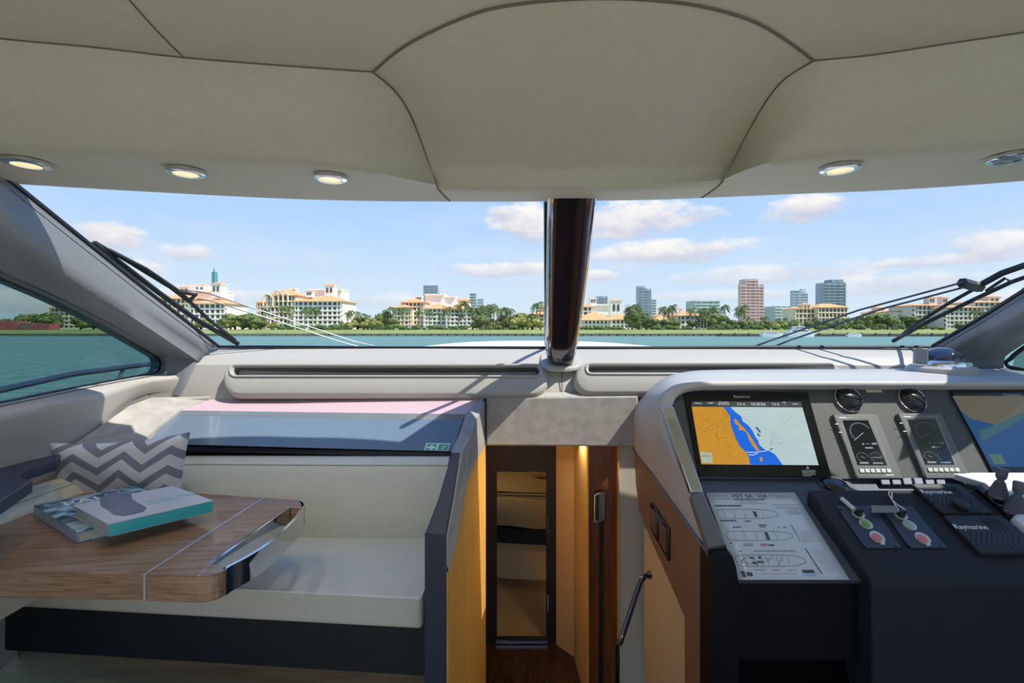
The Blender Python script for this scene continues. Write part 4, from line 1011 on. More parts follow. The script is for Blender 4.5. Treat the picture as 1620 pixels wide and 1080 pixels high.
engine_display([(1314, 657), (1383, 657), (1424, 758), (1352, 758)], [(1333, 664.5), (1373, 664.5), (1403, 735.5), (1357, 735.5)], 1360, 1411, 744.5, 'grey framed engine display left of its twin, below the left air vent')
engine_display([(1416, 655.5), (1484, 655.5), (1530, 758), (1460, 758)], [(1435.5, 663), (1479, 663), (1510, 734.5), (1464, 734.5)], 1468, 1519, 743, 'grey framed engine display below the right air vent')
def vent(px, py, tilt, label):
    c = SP(px, py, 0); v = thing('air_vent', label, 'air vent', c, 'round dash air vents')
    r = .069
    mb = MB(); mb.lathe([(r*.88, .0), (r*.9, .012), (r*.95, .016), (r, .012), (r, .0)], c, NS, 36, False); part('ring', mb, CHROME, v)
    mb = MB(); mb.lathe([(r*.88*math.cos(a), .035*math.sin(a)+.002) for a in [math.pi/2*k/8 for k in range(8)]]+[(.001, .037)], c, NS, 32); part('ball', mb, mat('vent_black', (22, 23, 25), .3, noise_amt=.04), v)
    ux = (UX*math.cos(tilt)+US*math.sin(tilt)); mb = MB()
    mb.tube([c+ux*(r*.86*math.cos(a))+NS*(.037*math.sin(a)+.003) for a in [math.pi*k/12 for k in range(13)]], .0018, 4); part('slot_line', mb, mat('slot_black', (5, 5, 6), .8, noise_amt=.1), v)
vent(1340.5, 632, -.25, 'round black air vent with chrome ring above the left engine display'); vent(1441, 632.5, -.7, 'round black air vent with chrome ring above the right engine display')
o = mesh_obj('dash_label', quad([(1369, 615), (1394.5, 615), (1395.5, 620.5), (1370.5, 620.5)], .0005, .001), mat('label_cream', (206, 200, 160), .6, noise_amt=.03), smooth=False); tag(o, 'small blank cream label between the two air vents', 'label')

# ---- key box with raised top
kb = thing('control_box', 'raised slate leather box holding the engine keys', 'control box', CP(1500, 905))
c0 = [CP(1280, 774, .055), CP(1960, 774, .055), CP(2080, 903, .055), CP(1373, 903, .055)]
d0 = [CP(1280, 774, .055)-Vector((.012, 0, .06)), CP(1960, 774, .055)-Vector((0, 0, .06)), CP(2080, 903, .055)+Vector((0, -.03, -.8)), CP(1373, 903, .055)+Vector((-.0, -.03, -.8))]
mid = [c0[0]+Vector((-.012, .0, -.02)), c0[1]+Vector((0, 0, -.02)), c0[2]+Vector((0, -.03, -.04)), c0[3]+Vector((-.005, -.03, -.04))]
mb = MB(); mb.loft([d0, mid, c0], True, True, True); part('box_body', mb, mat('slate_leather', (34, 38, 46), .55, spec=.3, noise_amt=.08, bump=.35, bump_scale=500), kb, bevel=.008, seg=3)
def BX(px, py, off=0): return CP(px, py, .055+off)
def kq(l, off, th): return MB().slab([BX(a, b, off) for a, b in l], NC*th)
KP = mat('plate_slate', (56, 64, 82), .45, noise_amt=.04)
def key_panel(q, ring, green, red, gcol, label, n):
    k = thing('ignition_panel', label, 'switch panel', BX(*q[3]), 'engine start panels')
    part('plate', kq(q, .001, .007), KP, k, bevel=.003)
    cx = sum(p[0] for p in q)/4; cy = sum(p[1] for p in q)/4
    for p in q:
        c = BX(p[0]+(cx-p[0])*.16, p[1]+(cy-p[1])*.13, .0085); mb = MB(); mb.lathe([(.006, -.001), (.006, .003), (.003, .004)], c, NC, 12); part('screw', mb, BLACKGLOSS, k)
    def disc(name, p, r, h, m, base=.008, par=None, lab=None):
        mb = MB(); mb.lathe([(r, 0), (r, h), (r*.9, h+.001)], BX(*p, base), NC, 28); return part(name, mb, m, par or k, lab)
    RM = mat('ring_cream', (206, 206, 190), .35, .2, noise_amt=.03)
    r0 = disc('switch_ring', ring, .024, .005, RM); disc('lock_barrel', ring, .016, .014, BLACKGLOSS, .012, r0)
    c = BX(*ring, .026); mb = MB(); mb.slab([c+UX*-.013+UC*-.004, c+UX*.013+UC*-.004, c+UX*.013+UC*.004, c+UX*-.013+UC*.004], NC*.03); part('key_head', mb, mat('key_black', (20, 18, 18), .4, noise_amt=.05), r0, bevel=.002)
    g = disc('start_button', green, .024, .005, RM, lab='start button'); disc('button_face', green, .017, .002, gcol, .0135, g, 'green button face')
    rr = disc('stop_button', red, .026, .007, RM, lab='stop button'); disc('button_face', red, .018, .002, mat('button_red', (214, 120, 126), .5, noise_amt=.08), .0155, rr, 'red button face')
    mb = MB(); mb.slab([BX(red[0]+4, red[1]+6, .009), BX(red[0]+11, red[1]+6, .009), BX(red[0]+13, red[1]+12, .009), BX(red[0]+6, red[1]+12, .009)], NC*.006); part('cover_tab', mb, RM, rr, bevel=.001)
key_panel([(1322, 801), (1380, 801), (1426, 868), (1368, 868)], (1357, 813), (1369.5, 829), (1387, 850), mat('button_green', (96, 158, 84), .5, noise_amt=.08), 'ignition panel nearer the deck plan, with bright green start button', 0)
key_panel([(1391, 801), (1441, 801), (1498, 868), (1439, 868)], (1424.5, 815), (1438.5, 831), (1459, 852), mat('button_pale_green', (140, 178, 152), .5, noise_amt=.08), 'ignition panel with pale green start button beside the keypads', 1)
mb = MB(); mb.slab([BX(1378, 799.5, .03), BX(1418, 800.5, .03), BX(1417, 811, .03), BX(1379, 811, .03)], NC*.003); o = mesh_obj('key_tag', mb, mat('tag_grey', (128, 122, 114), .5, noise_amt=.05), bevel=.001); tag(o, 'flat grey metal key tag hanging from the right ignition key', 'key tag')
mb = MB(); mb.tube([BX(1331, 788, .012), BX(1338, 794, .015), BX(1352, 806, .03)], .009, 8); o = mesh_obj('key_float', mb, mat('float_white', (214, 212, 200), .7, noise_amt=.08, noise_scale=120)); tag(o, 'white cord key float lying behind the left ignition key', 'key float')
mb = MB(); mb.tube([BX(*p, z) for p, z in (((1424, 812), .03), ((1415, 796), .02), ((1406, 782), .015), ((1407, 776), .012), ((1411, 779), .012), ((1411, 790), .018), ((1418, 797), .02), ((1432, 806), .03))], .003, 6); o = mesh_obj('looped_lanyard', mb, MATS['float_white']); tag(o, 'thin pale looped cord tied to the right ignition key', 'cord')

# ---- keypads
def keypad(q, knob, tx, label):
    k = thing('remote_keypad', label, 'keypad', BX(*q[3]), 'black ribbed keypads')
    part('body', kq(q, .001, .022), mat('keypad_black', (42, 45, 50), .5, noise_amt=.05), k, bevel=.006, seg=3)
    def bil(u, v):
        (ax, ay), (bx, by_), (cx, cy), (dx, dy) = q
        return ((ax*(1-u)+bx*u)*(1-v)+(dx*(1-u)+cx*u)*v, (ay*(1-u)+by_*u)*(1-v)+(dy*(1-u)+cy*u)*v)
    mb = MB()
    for i in range(15):
        s = .12+i*.085
        pts = []
        for j in range(15):
            t = j/14; u = s+.16*math.sin(t*6.0)-.25*(1-t)+.08; v = t*.96+.02
            if .03 < u < .97 and not (v < .30 and u < .62): pts.append(BX(*bil(u, v), .0235))
            else:
                if len(pts) > 1: mb.tube(pts, .0016, 4)
                pts = []
        if len(pts) > 1: mb.tube(pts, .0016, 4)
    part('ridges', mb, mat('ridge_black', (20, 21, 24), .4, noise_amt=.03), k, 'wavy ridge pattern')
    o = BX(*tx, .0245); text_mesh('brand_lettering', 'Raymarine', .030, o, (UX-.02*UC), UC, WT, k, sx=1.05)
    if knob:
        mb = MB(); mb.lathe([(.027, 0), (.027, .024), (.023, .027)], BX(*knob, .023), NC, 28); part('knob', mb, mat('knob_black', (36, 38, 42), .4, noise_amt=.04), k)
keypad([(1438, 769.5), (1513, 769.5), (1568, 816), (1490, 816)], (1518, 802), (1459, 780), 'black ribbed keypad with round knob, farther from the camera')
keypad([(1489, 819), (1580, 819), (1652, 880), (1549, 880)], None, (1512, 836), 'black ribbed keypad without knob, nearer the camera')

# ---- small things on the shelf behind
tb = thing('trackball_puck', 'small round black joystick puck on a slate plate under the left chartplotter', 'joystick', CP(1320, 768))
part('plate', MB().slab([CP(1290, 762, .0), CP(1335, 762, .0), CP(1345, 772, .0), CP(1300, 772, .0)], NC*.006), KP, tb, bevel=.002)
mb = MB(); mb.lathe([(.05, 0), (.052, .012), (.03, .022), (.015, .024)], CP(1321, 768, .006), NC, 28); part('puck', mb, BLACKGLOSS, tb)
rk = thing('rocker_switch_row', 'row of six slate rocker switches on a strip above the key box', 'switch panel', CP(1440, 770))
part('strip', MB().slab([CP(1386, 764, .0), CP(1496, 764, .0), CP(1504, 772.5, .0), CP(1392, 772.5, .0)], NC*.008), SCRBLK, rk, bevel=.002)
for k in range(6):
    x = 1390+k*17.5; part('rocker', MB().slab([CP(x, 757.5, .012), CP(x+15, 757.5, .012), CP(x+18, 769, .008), CP(x+3.5, 769, .008)], NC*.012), mat('rocker_slate', (66, 76, 94), .5, noise_amt=.03), rk, bevel=.004)
tp = thing('throttle_plate', 'white control plate at the right edge of the console', 'control panel', BX(1600, 780))
part('plate', MB().slab([CP(1506, 758, .03), CP(1530, 755, .03), CP(1760, 755, .03), CP(1830, 800, .03), CP(1585, 800, .03), CP(1552, 772, .03)], NC*.035), mat('plate_white', (206, 210, 214), .35, noise_amt=.03), tp, bevel=.004)
part('dark_edge', MB().slab([CP(1537, 772, .055), CP(1546, 770, .055), CP(1604, 818, .055), CP(1597, 822, .055)], NC*.02), SCRBLK, tp, bevel=.003)
mb = MB(); mb.lathe([(.018, 0), (.018, .003)], BX(1601, 817, .012), NC, 24); part('badge', mb, CHROME, tp)
tbx = mesh_obj('throttle_box', MB().slab([BX(1594, 826, .0), BX(1600, 822, .0), BX(1760, 822, .0), BX(1800, 866, .0), BX(1636, 866, .0)], NC*.045), MATS['plate_white'], bevel=.012, seg=3); tag(tbx, 'pale rounded control housing at the right edge beside the nearer keypad', 'control')
def joy(px, py, sc, label):
    c = CP(px, py, .066); j = thing('thruster_joystick', label, 'joystick', c, 'thruster joysticks')
    prof = [(.046, 0), (.046, .01)]
    for k in range(7):
        r = .044-.0035*k; prof += [(r, .012+k*.011), (r-.005, .018+k*.011)]
    prof += [(.014, .09), (.012, .10)]
    ax = Vector((.12, -.05, 1))
    mb = MB(); mb.lathe([(r*sc, h*sc) for r, h in prof], c, ax, 28); part('boot', mb, mat('boot_grey', (84, 88, 98), .6, noise_amt=.04), j, 'ribbed rubber boot')
    mb = MB(); mb.lathe([(.014*sc, .095*sc), (.021*sc, .105*sc), (.024*sc, .145*sc), (.021*sc, .152*sc)], c, ax, 24); part('knob', mb, mat('joy_knob', (92, 98, 106), .45, noise_amt=.03), j)
joy(1578, 787, .86, 'grey ribbed joystick standing farther back on the white plate'); joy(1605, 812, .9, 'grey ribbed joystick nearer the camera, cut by the right edge of the photo')

# ---- laminated deck plan
pl = thing('deck_plan_sheet', 'laminated white deck plan with three boat outlines on the console', 'paper sheet', CP(1230, 917, .003))
pq = [(1117, 779), (1257, 780), (1344, 917), (1168, 917)]
mb = MB(); rows = []
def pb(u, v, off=.004): 
    (ax, ay), (bx, by_), (cx, cy), (dx, dy) = pq
    x = (ax*(1-u)+bx*u)*(1-v)+(dx*(1-u)+cx*u)*v; 
    # perspective-aware row spacing along the sheet
    vv = v; y = ay*(1-v)+cy*v
    return CP(x, y, off)
for j in range(9): rows.append([pb(i/8, j/8, .004+.002*math.sin(i*1.1+j*.9)**2*.5) for i in range(9)])
mb.loft(rows); part('sheet', mb, mat('laminate_white', (206, 212, 212), .25, noise_amt=.03), pl, solid=.001)
INK = mat('ink_dark', (70, 78, 90), .6, noise_amt=.1); INKL = mat('ink_light', (150, 158, 158), .6, noise_amt=.1); INKR = mat('ink_red', (190, 130, 136), .6, noise_amt=.1); INKG = mat('ink_green', (150, 162, 140), .6, noise_amt=.1)
def zp(X, Y, off=.0065): return CP(1100+X/6.48, 770+Y/6.48, off)
def bars(l, m, name):
    mb = MB()
    for (x0, y0, x1, y1) in l: mb.slab([zp(x0, y0), zp(x1, y0), zp(x1+(y1-y0)*.4, y1), zp(x0+(y1-y0)*.4, y1)], NC*.0002)
    return part(name, mb, m, pl, smooth=False)
text_mesh('title_print', 'M/T SA', .030, zp(388, 112), UX, UC, INK, pl, extrude=.0002); text_mesh('title_print', 'VIA', .030, zp(645, 112), UX, UC, INK, pl, extrude=.0002)
rnd = random.Random(9); L1 = []; L2 = []; L3 = []
def words(x0, x1, y, h, out):
    x = x0
    while x < x1:
        w = rnd.uniform(10, 30); out.append((x, y, min(x+w, x1), y+h)); x += w+5
words(395, 710, 122, 11, L1); words(455, 640, 144, 8, L2); words(420, 730, 166, 6, L2); words(135, 330, 88, 6, L2); words(150, 350, 118, 6, L2); words(760, 960, 85, 8, L2); words(815, 970, 104, 7, L2)
words(190, 470, 185, 14, L1); words(255, 420, 338, 14, L1); words(505, 565, 345, 12, L1); words(790, 1030, 180, 6, L2); words(830, 1040, 203, 6, L2); words(850, 1050, 222, 6, L2); words(940, 1060, 240, 6, L2); words(920, 1070, 258, 6, L2); words(950, 1085, 275, 6, L2)
words(385, 470, 405, 12, L1); words(645, 730, 385, 10, L1); words(660, 720, 403, 10, L1); words(850, 865, 408, 12, L1); words(350, 375, 568, 12, L1); words(490, 585, 578, 28, L2); words(665, 740, 580, 26, L3); words(750, 805, 588, 16, L1); words(900, 930, 405, 14, L3)
for k in range(9): words(1075+k*4, 1200+k*3, 450+k*14, 3, L2)
for k in range(14): words(1180+k*13, 1290+k*14, 640+k*17, 3, L2)
words(600, 1030, 648, 14, L2); words(440, 480, 650, 12, L3); words(600, 720, 845, 10, L2); words(790, 860, 845, 14, L3); words(950, 1030, 850, 10, L2); words(610, 1050, 890, 4, L3)
bars(L1, INK, 'text_print'); bars(L2, INKL, 'fine_print'); bars(L3, INKR, 'red_print')
def hull(x0, x1, yc, h, m, skew):
    mb = MB(); pts = []
    for k in range(60):
        t = 2*math.pi*k/60; cx, sx = math.cos(t), math.sin(t)
        fx = .5+.5*math.copysign(abs(cx)**(.9 if cx > 0 else .25), cx); fy = math.copysign(abs(sx)**(.8 if cx > 0 else .35), sx)
        y = yc+fy*h/2; pts.append(zp(x0+(x1-x0)*fx+(y-yc)*skew, y, .0068))
    mb.tube(pts+[pts[0]], .0011, 4)
    inner = [(.12, .9), (.28, .9), (.45, .85), (.6, .8), (.75, .6)]
    for (f, q) in inner: mb.tube([zp(x0+(x1-x0)*f-h*q/2*skew, yc-h*q/2, .0068), zp(x0+(x1-x0)*f+h*q/2*skew, yc+h*q/2, .0068)], .0007, 4)
    return part('plan_outline', mb, m, pl)
hull(225, 850, 275, 95, INKG, .4); hull(320, 1000, 500, 95, INKG, .4); hull(420, 1130, 755, 120, INKG, .4)
bars([(590, 250, 620, 305), (705, 465, 740, 545)], INK, 'hatch_print')
L = []
for k in range(60): x = rnd.uniform(440, 900); y = rnd.uniform(700, 800); L.append((x, y, x+rnd.uniform(6, 26), y+rnd.uniform(3, 10)))
bars(L, INKG, 'equipment_print')
bars([(560+i*40, 715, 595+i*40, 735) for i in (0, 2)]+[(580, 765, 620, 790), (630, 760, 700, 780)], INK, 'engine_print')
bars([(460, 862, 500, 925), (520, 875, 580, 915), (1090, 850, 1215, 880)], INK, 'stamp_print')
bars([(1100, 882, 1240, 918)], mat('ink_blue', (168, 186, 208), .5, noise_amt=.05), 'photo_print')
mb = MB(); mb.tube([zp(1128, 630), zp(1300, 890)], .0022, 4); mb.tube([zp(980, 385), zp(1080, 555)], .0012, 4); part('rule_line', mb, INK, pl)
# ================================================================= OUTSIDE: WATER, SHORE
WZ = -1.65; GZ = 0.0; SH = 141.0
def water_mat():
    m = bpy.data.materials.new('sea_water'); m.use_nodes = True; nt = m.node_tree; L = nt.links; b = nt.nodes['Principled BSDF']
    tc = nt.nodes.new('ShaderNodeTexCoord'); mp = nt.nodes.new('ShaderNodeMapping'); mp.inputs['Scale'].default_value = (.5, 1.2, 1); L.new(tc.outputs['Object'], mp.inputs[0])
    n = nt.nodes.new('ShaderNodeTexNoise'); n.inputs['Scale'].default_value = 1.6; n.inputs['Detail'].default_value = 8; n.inputs['Roughness'].default_value = .6; L.new(mp.outputs[0], n.inputs['Vector'])
    r = nt.nodes.new('ShaderNodeValToRGB'); L.new(n.outputs['Fac'], r.inputs[0]); e = r.color_ramp.elements
    e[0].position = .35; e[0].color = lin((66, 108, 102)); e[1].position = .68; e[1].color = lin((126, 160, 148))
    L.new(r.outputs[0], b.inputs['Base Color']); b.inputs['Roughness'].default_value = .45; b.inputs['Specular IOR Level'].default_value = .3
    bp = nt.nodes.new('ShaderNodeBump'); bp.inputs['Strength'].default_value = .7; bp.inputs['Distance'].default_value = .25
    L.new(n.outputs['Fac'], bp.inputs['Height']); L.new(bp.outputs[0], b.inputs['Normal']); return m
def plane(x0, x1, y0, y1, z): return MB().add([(x0, y0, z), (x1, y0, z), (x1, y1, z), (x0, y1, z)], [[0, 1, 2, 3]])
structure('water', plane(-1500, 1500, -800, 142, WZ), water_mat(), smooth=False)
GRASS = mat('lawn_grass', (132, 142, 74), .95, noise_amt=.18, noise_scale=.08)
structure('ground', MB().loft([[(-1500, SH, WZ-.5), (1500, SH, WZ-.5)], [(-1500, SH, -.9), (1500, SH, -.9)], [(-1500, 165, GZ), (1500, 165, GZ)], [(-1500, 4000, GZ), (1500, 4000, GZ)]]), GRASS, smooth=False)
def wall_pieces():
    m = mat('seawall_stone', (112, 116, 96), .9, noise_amt=.25, noise_scale=.5)
    mb = MB(); rnd = random.Random(3); x = -420
    while x < 300:
        w = 2.6; mb.box(x, x+w-.35, 139.6+rnd.uniform(-.1, .1), 141.2, WZ-.6, -1.02+rnd.uniform(-.05, .05)); x += w
    mb.cur = 1; mb.box(-420, 300, 140.3, 141.2, WZ-.6, -1.1); mb.cur = 0
    mb.box(-420, 300, 139.9, 141.4, -1.05, -.88)
    return mb, [m, mat('seawall_dark', (58, 64, 56), .9, noise_amt=.2)]
mb, ms = wall_pieces(); o = mesh_obj('seawall', mb, ms, smooth=False); tag(o, 'long low stone seawall of upright blocks along the far shore', 'seawall')

WHITE = mat('stucco_white', (252, 246, 234), .85, noise_amt=.04, noise_scale=.3)
TAN = mat('stucco_tan', (240, 224, 196), .85, noise_amt=.05, noise_scale=.3)
PALE = mat('stucco_grey', (214, 208, 198), .85, noise_amt=.05, noise_scale=.3)
TILE = mat('terracotta_roof', (226, 164, 112), .85, noise_amt=.15, noise_scale=.6)
WIN = mat('window_dark', (92, 90, 84), .25, noise_amt=.2, noise_scale=.5)
def X(px, d): return (px-810)/F*d
def Z(py, d): return EYE-(py-HOR)/F*d
WCACHE = {}
def window(root, x, y, z, w, h):
    key = (round(w, 1), round(h, 1))
    if key not in WCACHE:
        w_, h_ = key; mb = MB(); mb.slab([(-w_/2, 0, 0), (w_/2, 0, 0), (w_/2, 0, h_*.8), (w_/2*.6, 0, h_*.97), (0, 0, h_), (-w_/2*.6, 0, h_*.97), (-w_/2, 0, h_*.8)], (0, .3, 0))
        me = bpy.data.meshes.new('window'); me.from_pydata([tuple(v) for v in mb.v], [], mb.f); me.materials.append(WIN); WCACHE[key] = me
    o = bpy.data.objects.new('window', WCACHE[key]); C.objects.link(o); o.parent = root; o.location = Vector((x, y, z))-org(root)
def hip(mb, x0, x1, y0, y1, z, h, over=.8):
    x0 -= over; x1 += over; y0 -= over; y1 += over; w = x1-x0; dp = y1-y0; i = min(w, dp)/2
    if w >= dp: r0, r1 = (x0+i*.9, (y0+y1)/2, z+h), (x1-i*.9, (y0+y1)/2, z+h)
    else: r0, r1 = ((x0+x1)/2, y0+i*.9, z+h), ((x0+x1)/2, y1-i*.9, z+h)
    vs = [(x0, y0, z), (x1, y0, z), (x1, y1, z), (x0, y1, z), r0, r1]
    if w >= dp: fs = [[0, 1, 5, 4], [1, 2, 5], [2, 3, 4, 5], [3, 0, 4], [0, 3, 2, 1]]
    else: fs = [[0, 1, 4], [1, 2, 5, 4], [2, 3, 5], [3, 0, 4, 5], [0, 3, 2, 1]]
    mb.add(vs, fs)
def block(root, px0, px1, ytop, d, dep, floors, cols, wm=None, roof='hip', roof_h=2.0, base=519.5, wins=True, arches=False, z0=None, par='wall'):
    wm = wm or WHITE
    x0, x1 = X(px0, d), X(px1, d); zb = GZ if z0 is None else z0; zt = Z(ytop, d); h = zt-zb
    mb = MB(); mb.box(x0, x1, d+.7, d+dep, zb, zt)
    if wins:
        fh = h/floors; cw = (x1-x0)/cols
        for c in range(cols+1):
            pw = .32 if 0 < c < cols else .5
            cx = min(max(x0+c*cw, x0+pw), x1-pw); mb.box(cx-pw, cx+pw, d, d+.8, zb, zt)
        for f in range(floors+1):
            z = zb+f*fh; mb.box(x0, x1, d-.15, d+.8, max(zb, z-.35), min(zt, z+.35)+(.0 if f else .3))
        for f in range(floors):
            for c in range(cols):
                window(root, x0+(c+.5)*cw, d+.45, zb+f*fh+.45, min(cw*.62, cw-.8), fh*.68)
    part('wall', mb, wm, root, smooth=False)
    if roof == 'hip':
        mb = MB(); hip(mb, x0, x1, d, d+dep, zt, roof_h); part('roof', mb, TILE, root, smooth=False)
    elif roof == 'flat':
        mb = MB(); mb.box(x0-.2, x1+.2, d-.2, d+dep, zt, zt+.7); part('parapet', mb, wm, root, smooth=False)
def bld(name, label, px, d, cat='building', group=None):
    return thing(name, label, cat, (X(px, d), d, GZ), group)
def turret(root, px0, px1, y0, y1, d, wm=None, cap=True):
    x0, x1 = X(px0, d), X(px1, d); z0, z1 = Z(y0, d), Z(y1, d); mb = MB(); mb.box(x0, x1, d+1, d+1+(x1-x0), z0, z1)
    mb.box(x0-.3, x1+.3, d+.7, d+1.3+(x1-x0), z1-.5, z1)
    part('turret', mb, wm or WHITE, root, smooth=False)
    w = (x1-x0)
    for k in range(2): window(root, x0+w*(.3+.4*k), d+.85, z0+(z1-z0)*.45, w*.22, (z1-z0)*.36)
    if cap:
        mb = MB(); hip(mb, x0, x1, d+1, d+1+w, z1, w*.22, .4); part('turret_roof', mb, TILE, root, smooth=False)
b1 = bld('apartment_building', 'white terracotta roofed apartment building behind the left wiper, with a slim square tower', 300, 200)
block(b1, 236, 300, 472, 200, 14, 6, 9, TAN, roof_h=2); block(b1, 298, 357, 480, 196, 16, 5, 7, roof_h=2.6); block(b1, 285, 345, 461, 214, 12, 7, 6, roof='flat', wins=False)
turret(b1, 332, 347, 470, 448, 200); turret(b1, 281, 296, 466, 454, 206); turret(b1, 304, 322, 462, 452, 216)
sp_ = bld('city_tower', 'slim teal spire rising behind the leftmost white apartment building', 337, 520, 'tower')
mb = MB(); mb.box(X(334.8, 520), X(340, 520), 520, 525, GZ, Z(430, 520)); mb.box(X(336.6, 520), X(338, 520), 521, 522, Z(430, 520), Z(424, 520)); part('shaft', mb, mat('teal_glass', (96, 150, 158), .3, noise_amt=.1, noise_scale=.05), sp_, smooth=False)
b2 = bld('apartment_building', 'large white apartment building with orange tile roofs second from the left', 470, 205)
block(b2, 405, 424, 478, 214, 10, 6, 3, TAN, roof_h=1.4); block(b2, 421, 468, 467, 205, 14, 6, 7, TAN, roof_h=3.4); block(b2, 464, 541, 476.5, 198, 18, 6, 10, roof_h=3.0)
block(b2, 486, 540, 459, 220, 10, 8, 6, roof='flat', wins=False); turret(b2, 512, 527, 472, 450, 212); turret(b2, 483, 492, 470, 460, 200); turret(b2, 456, 466, 466, 456, 216, cap=False)
for (a, y_) in ((424, 470), (440, 464), (448, 464)):
    x = X(a, 204.5); z = Z(y_, 204.5); mb = MB(); mb.tube([(x-2.2, 204.4, z-4), (x-2.2, 204.4, z-.5), (x-1.2, 204.4, z+.9), (x, 204.4, z+1.4), (x+1.2, 204.4, z+.9), (x+2.2, 204.4, z-.5), (x+2.2, 204.4, z-4)], .35, 6); part('arched_gable', mb, TAN, b2)
b3 = bld('apartment_building', 'white and orange apartment building left of the centre post, half hidden by palms', 690, 200)
block(b3, 622, 652, 486, 206, 12, 5, 5, TAN, roof_h=1.5); block(b3, 634, 672, 478, 210, 12, 6, 6, TAN, roof_h=2.2); block(b3, 670, 712, 488, 200, 14, 5, 6, roof_h=2.6); block(b3, 706, 752, 489, 196, 16, 5, 7, roof_h=3.2)
block(b3, 672, 702, 467, 220, 10, 8, 4, roof='flat', wins=False); block(b3, 700, 720, 470, 222, 10, 8, 4, roof='flat', wins=False); block(b3, 724, 742, 475, 214, 10, 6, 3, roof='hip', roof_h=1.5, wins=False); turret(b3, 657, 667, 478, 468, 214, cap=False)
b4 = bld('apartment_building', 'low tan apartment building partly hidden behind the centre post', 855, 205)
block(b4, 837, 900, 497, 205, 12, 4, 8, TAN, roof_h=1.6); block(b4, 857, 880, 486, 210, 12, 5, 3, TAN, roof_h=1.6)
v1 = bld('waterfront_villa', 'low white villa with long orange roof just right of the centre post', 965, 195)
block(v1, 918, 968, 506, 192, 12, 2, 8, roof_h=3.4); block(v1, 962, 1007, 505, 198, 12, 2, 7, roof_h=2.6)
v1b = bld('hotel_building', 'white hotel with small orange topped tower behind the low villa', 940, 225)
block(v1b, 900, 938, 485, 225, 12, 5, 5, roof_h=2.4); block(v1b, 930, 972, 483, 232, 12, 5, 5, roof='flat', wins=False); turret(v1b, 967, 984, 505, 475, 224); turret(v1b, 934, 944, 484, 471, 230, cap=False)
v2 = bld('waterfront_villa', 'sprawling cream villa with orange roofs and chimneys in mid shore', 1070, 192)
block(v2, 1032, 1076, 508, 194, 10, 2, 7, TAN, roof_h=2.4); block(v2, 1070, 1113, 499, 190, 12, 3, 6, WHITE, roof_h=2.0); block(v2, 1040, 1060, 500, 204, 8, 3, 2, TAN, roof_h=1.5, wins=False)
for px in (1043, 1061, 1076, 1092):
    mb = MB(); mb.box(X(px, 198), X(px+4, 198), 198, 199.5, Z(502, 198), Z(488, 198)); mb.box(X(px-.6, 198), X(px+4.6, 198), 197.8, 199.7, Z(489, 198), Z(487, 198)); part('chimney', mb, TAN, v2, smooth=False)
b6 = bld('apartment_building', 'tan mid rise blocks behind the marina right of the pink tower', 1300, 330)
block(b6, 1258, 1296, 488, 330, 16, 4, 6, TAN, roof_h=2); block(b6, 1294, 1342, 486, 326, 16, 4, 8, TAN, roof_h=3); turret(b6, 1272, 1284, 494, 481, 330, TAN)
b7 = bld('apartment_building', 'grey white apartment building seen behind the right wiper', 1500, 205)
block(b7, 1424, 1452, 492, 214, 12, 4, 5, PALE, roof_h=.8); block(b7, 1446, 1500, 483, 207, 14, 5, 8, PALE, roof_h=1.1); block(b7, 1496, 1560, 486, 200, 16, 5, 9, PALE, roof_h=1.2); block(b7, 1540, 1600, 478, 212, 14, 6, 7, PALE, roof_h=1.1)
turret(b7, 1473, 1483, 484, 470, 210, PALE); turret(b7, 1494, 1503, 484, 470, 212, PALE); turret(b7, 1568, 1586, 482, 469, 216, PALE)
b8 = bld('apartment_building', 'distant tan houses with orange roofs left of the grey white apartments', 1410, 300)
block(b8, 1384, 1425, 494, 300, 12, 3, 6, TAN, roof_h=2); turret(b8, 1390, 1402, 494, 486, 300, TAN); turret(b8, 1426, 1440, 500, 488, 300, TAN)
b9 = bld('apartment_building', 'tan apartment building seen through the left side window', 120, 210)
block(b9, 78, 170, 487, 205, 14, 5, 12, TAN, roof_h=2.2)

def tower_mat(name, c, cw, cols, rows):
    m = bpy.data.materials.new(name); m.use_nodes = True; nt = m.node_tree; L = nt.links; b = nt.nodes['Principled BSDF']
    tc = nt.nodes.new('ShaderNodeTexCoord'); mp = nt.nodes.new('ShaderNodeMapping'); L.new(tc.outputs['Object'], mp.inputs[0]); mp.inputs['Rotation'].default_value = (math.pi/2, 0, 0)
    br = nt.nodes.new('ShaderNodeTexBrick'); L.new(mp.outputs[0], br.inputs[0]); br.offset = 0; br.inputs['Color1'].default_value = lin(cw); br.inputs['Color2'].default_value = lin(tuple(min(255, v+18) for v in cw)); br.inputs['Mortar'].default_value = lin(c)
    br.inputs['Scale'].default_value = 1; br.inputs['Mortar Size'].default_value = .9; br.inputs['Brick Width'].default_value = cols; br.inputs['Row Height'].default_value = rows; br.inputs['Mortar Smooth'].default_value = .2
    L.new(br.outputs[0], b.inputs['Base Color']); b.inputs['Roughness'].default_value = .5; return m
def city(label, d, blocks, m, slab_m, fl=4.2):
    px = blocks[0][0]; t = bld('city_tower', label, px, d, 'tower')
    for i_, (a, b_, y) in enumerate(blocks):
        d = d+i_*1.7; mb = MB(); x0, x1 = X(a, d), X(b_, d); mb.box(x0, x1, d, d+min(40, (x1-x0)), GZ, Z(y, d)); part('tower_body', mb, m, t, smooth=False)
        mb = MB(); z = Z(512, d)
        while z < Z(y, d): mb.box(x0-.8, x1+.8, d-1.2, d+5, z, z+1.1); z += fl
        part('floor_slabs', mb, slab_m, t, smooth=False)
    return t
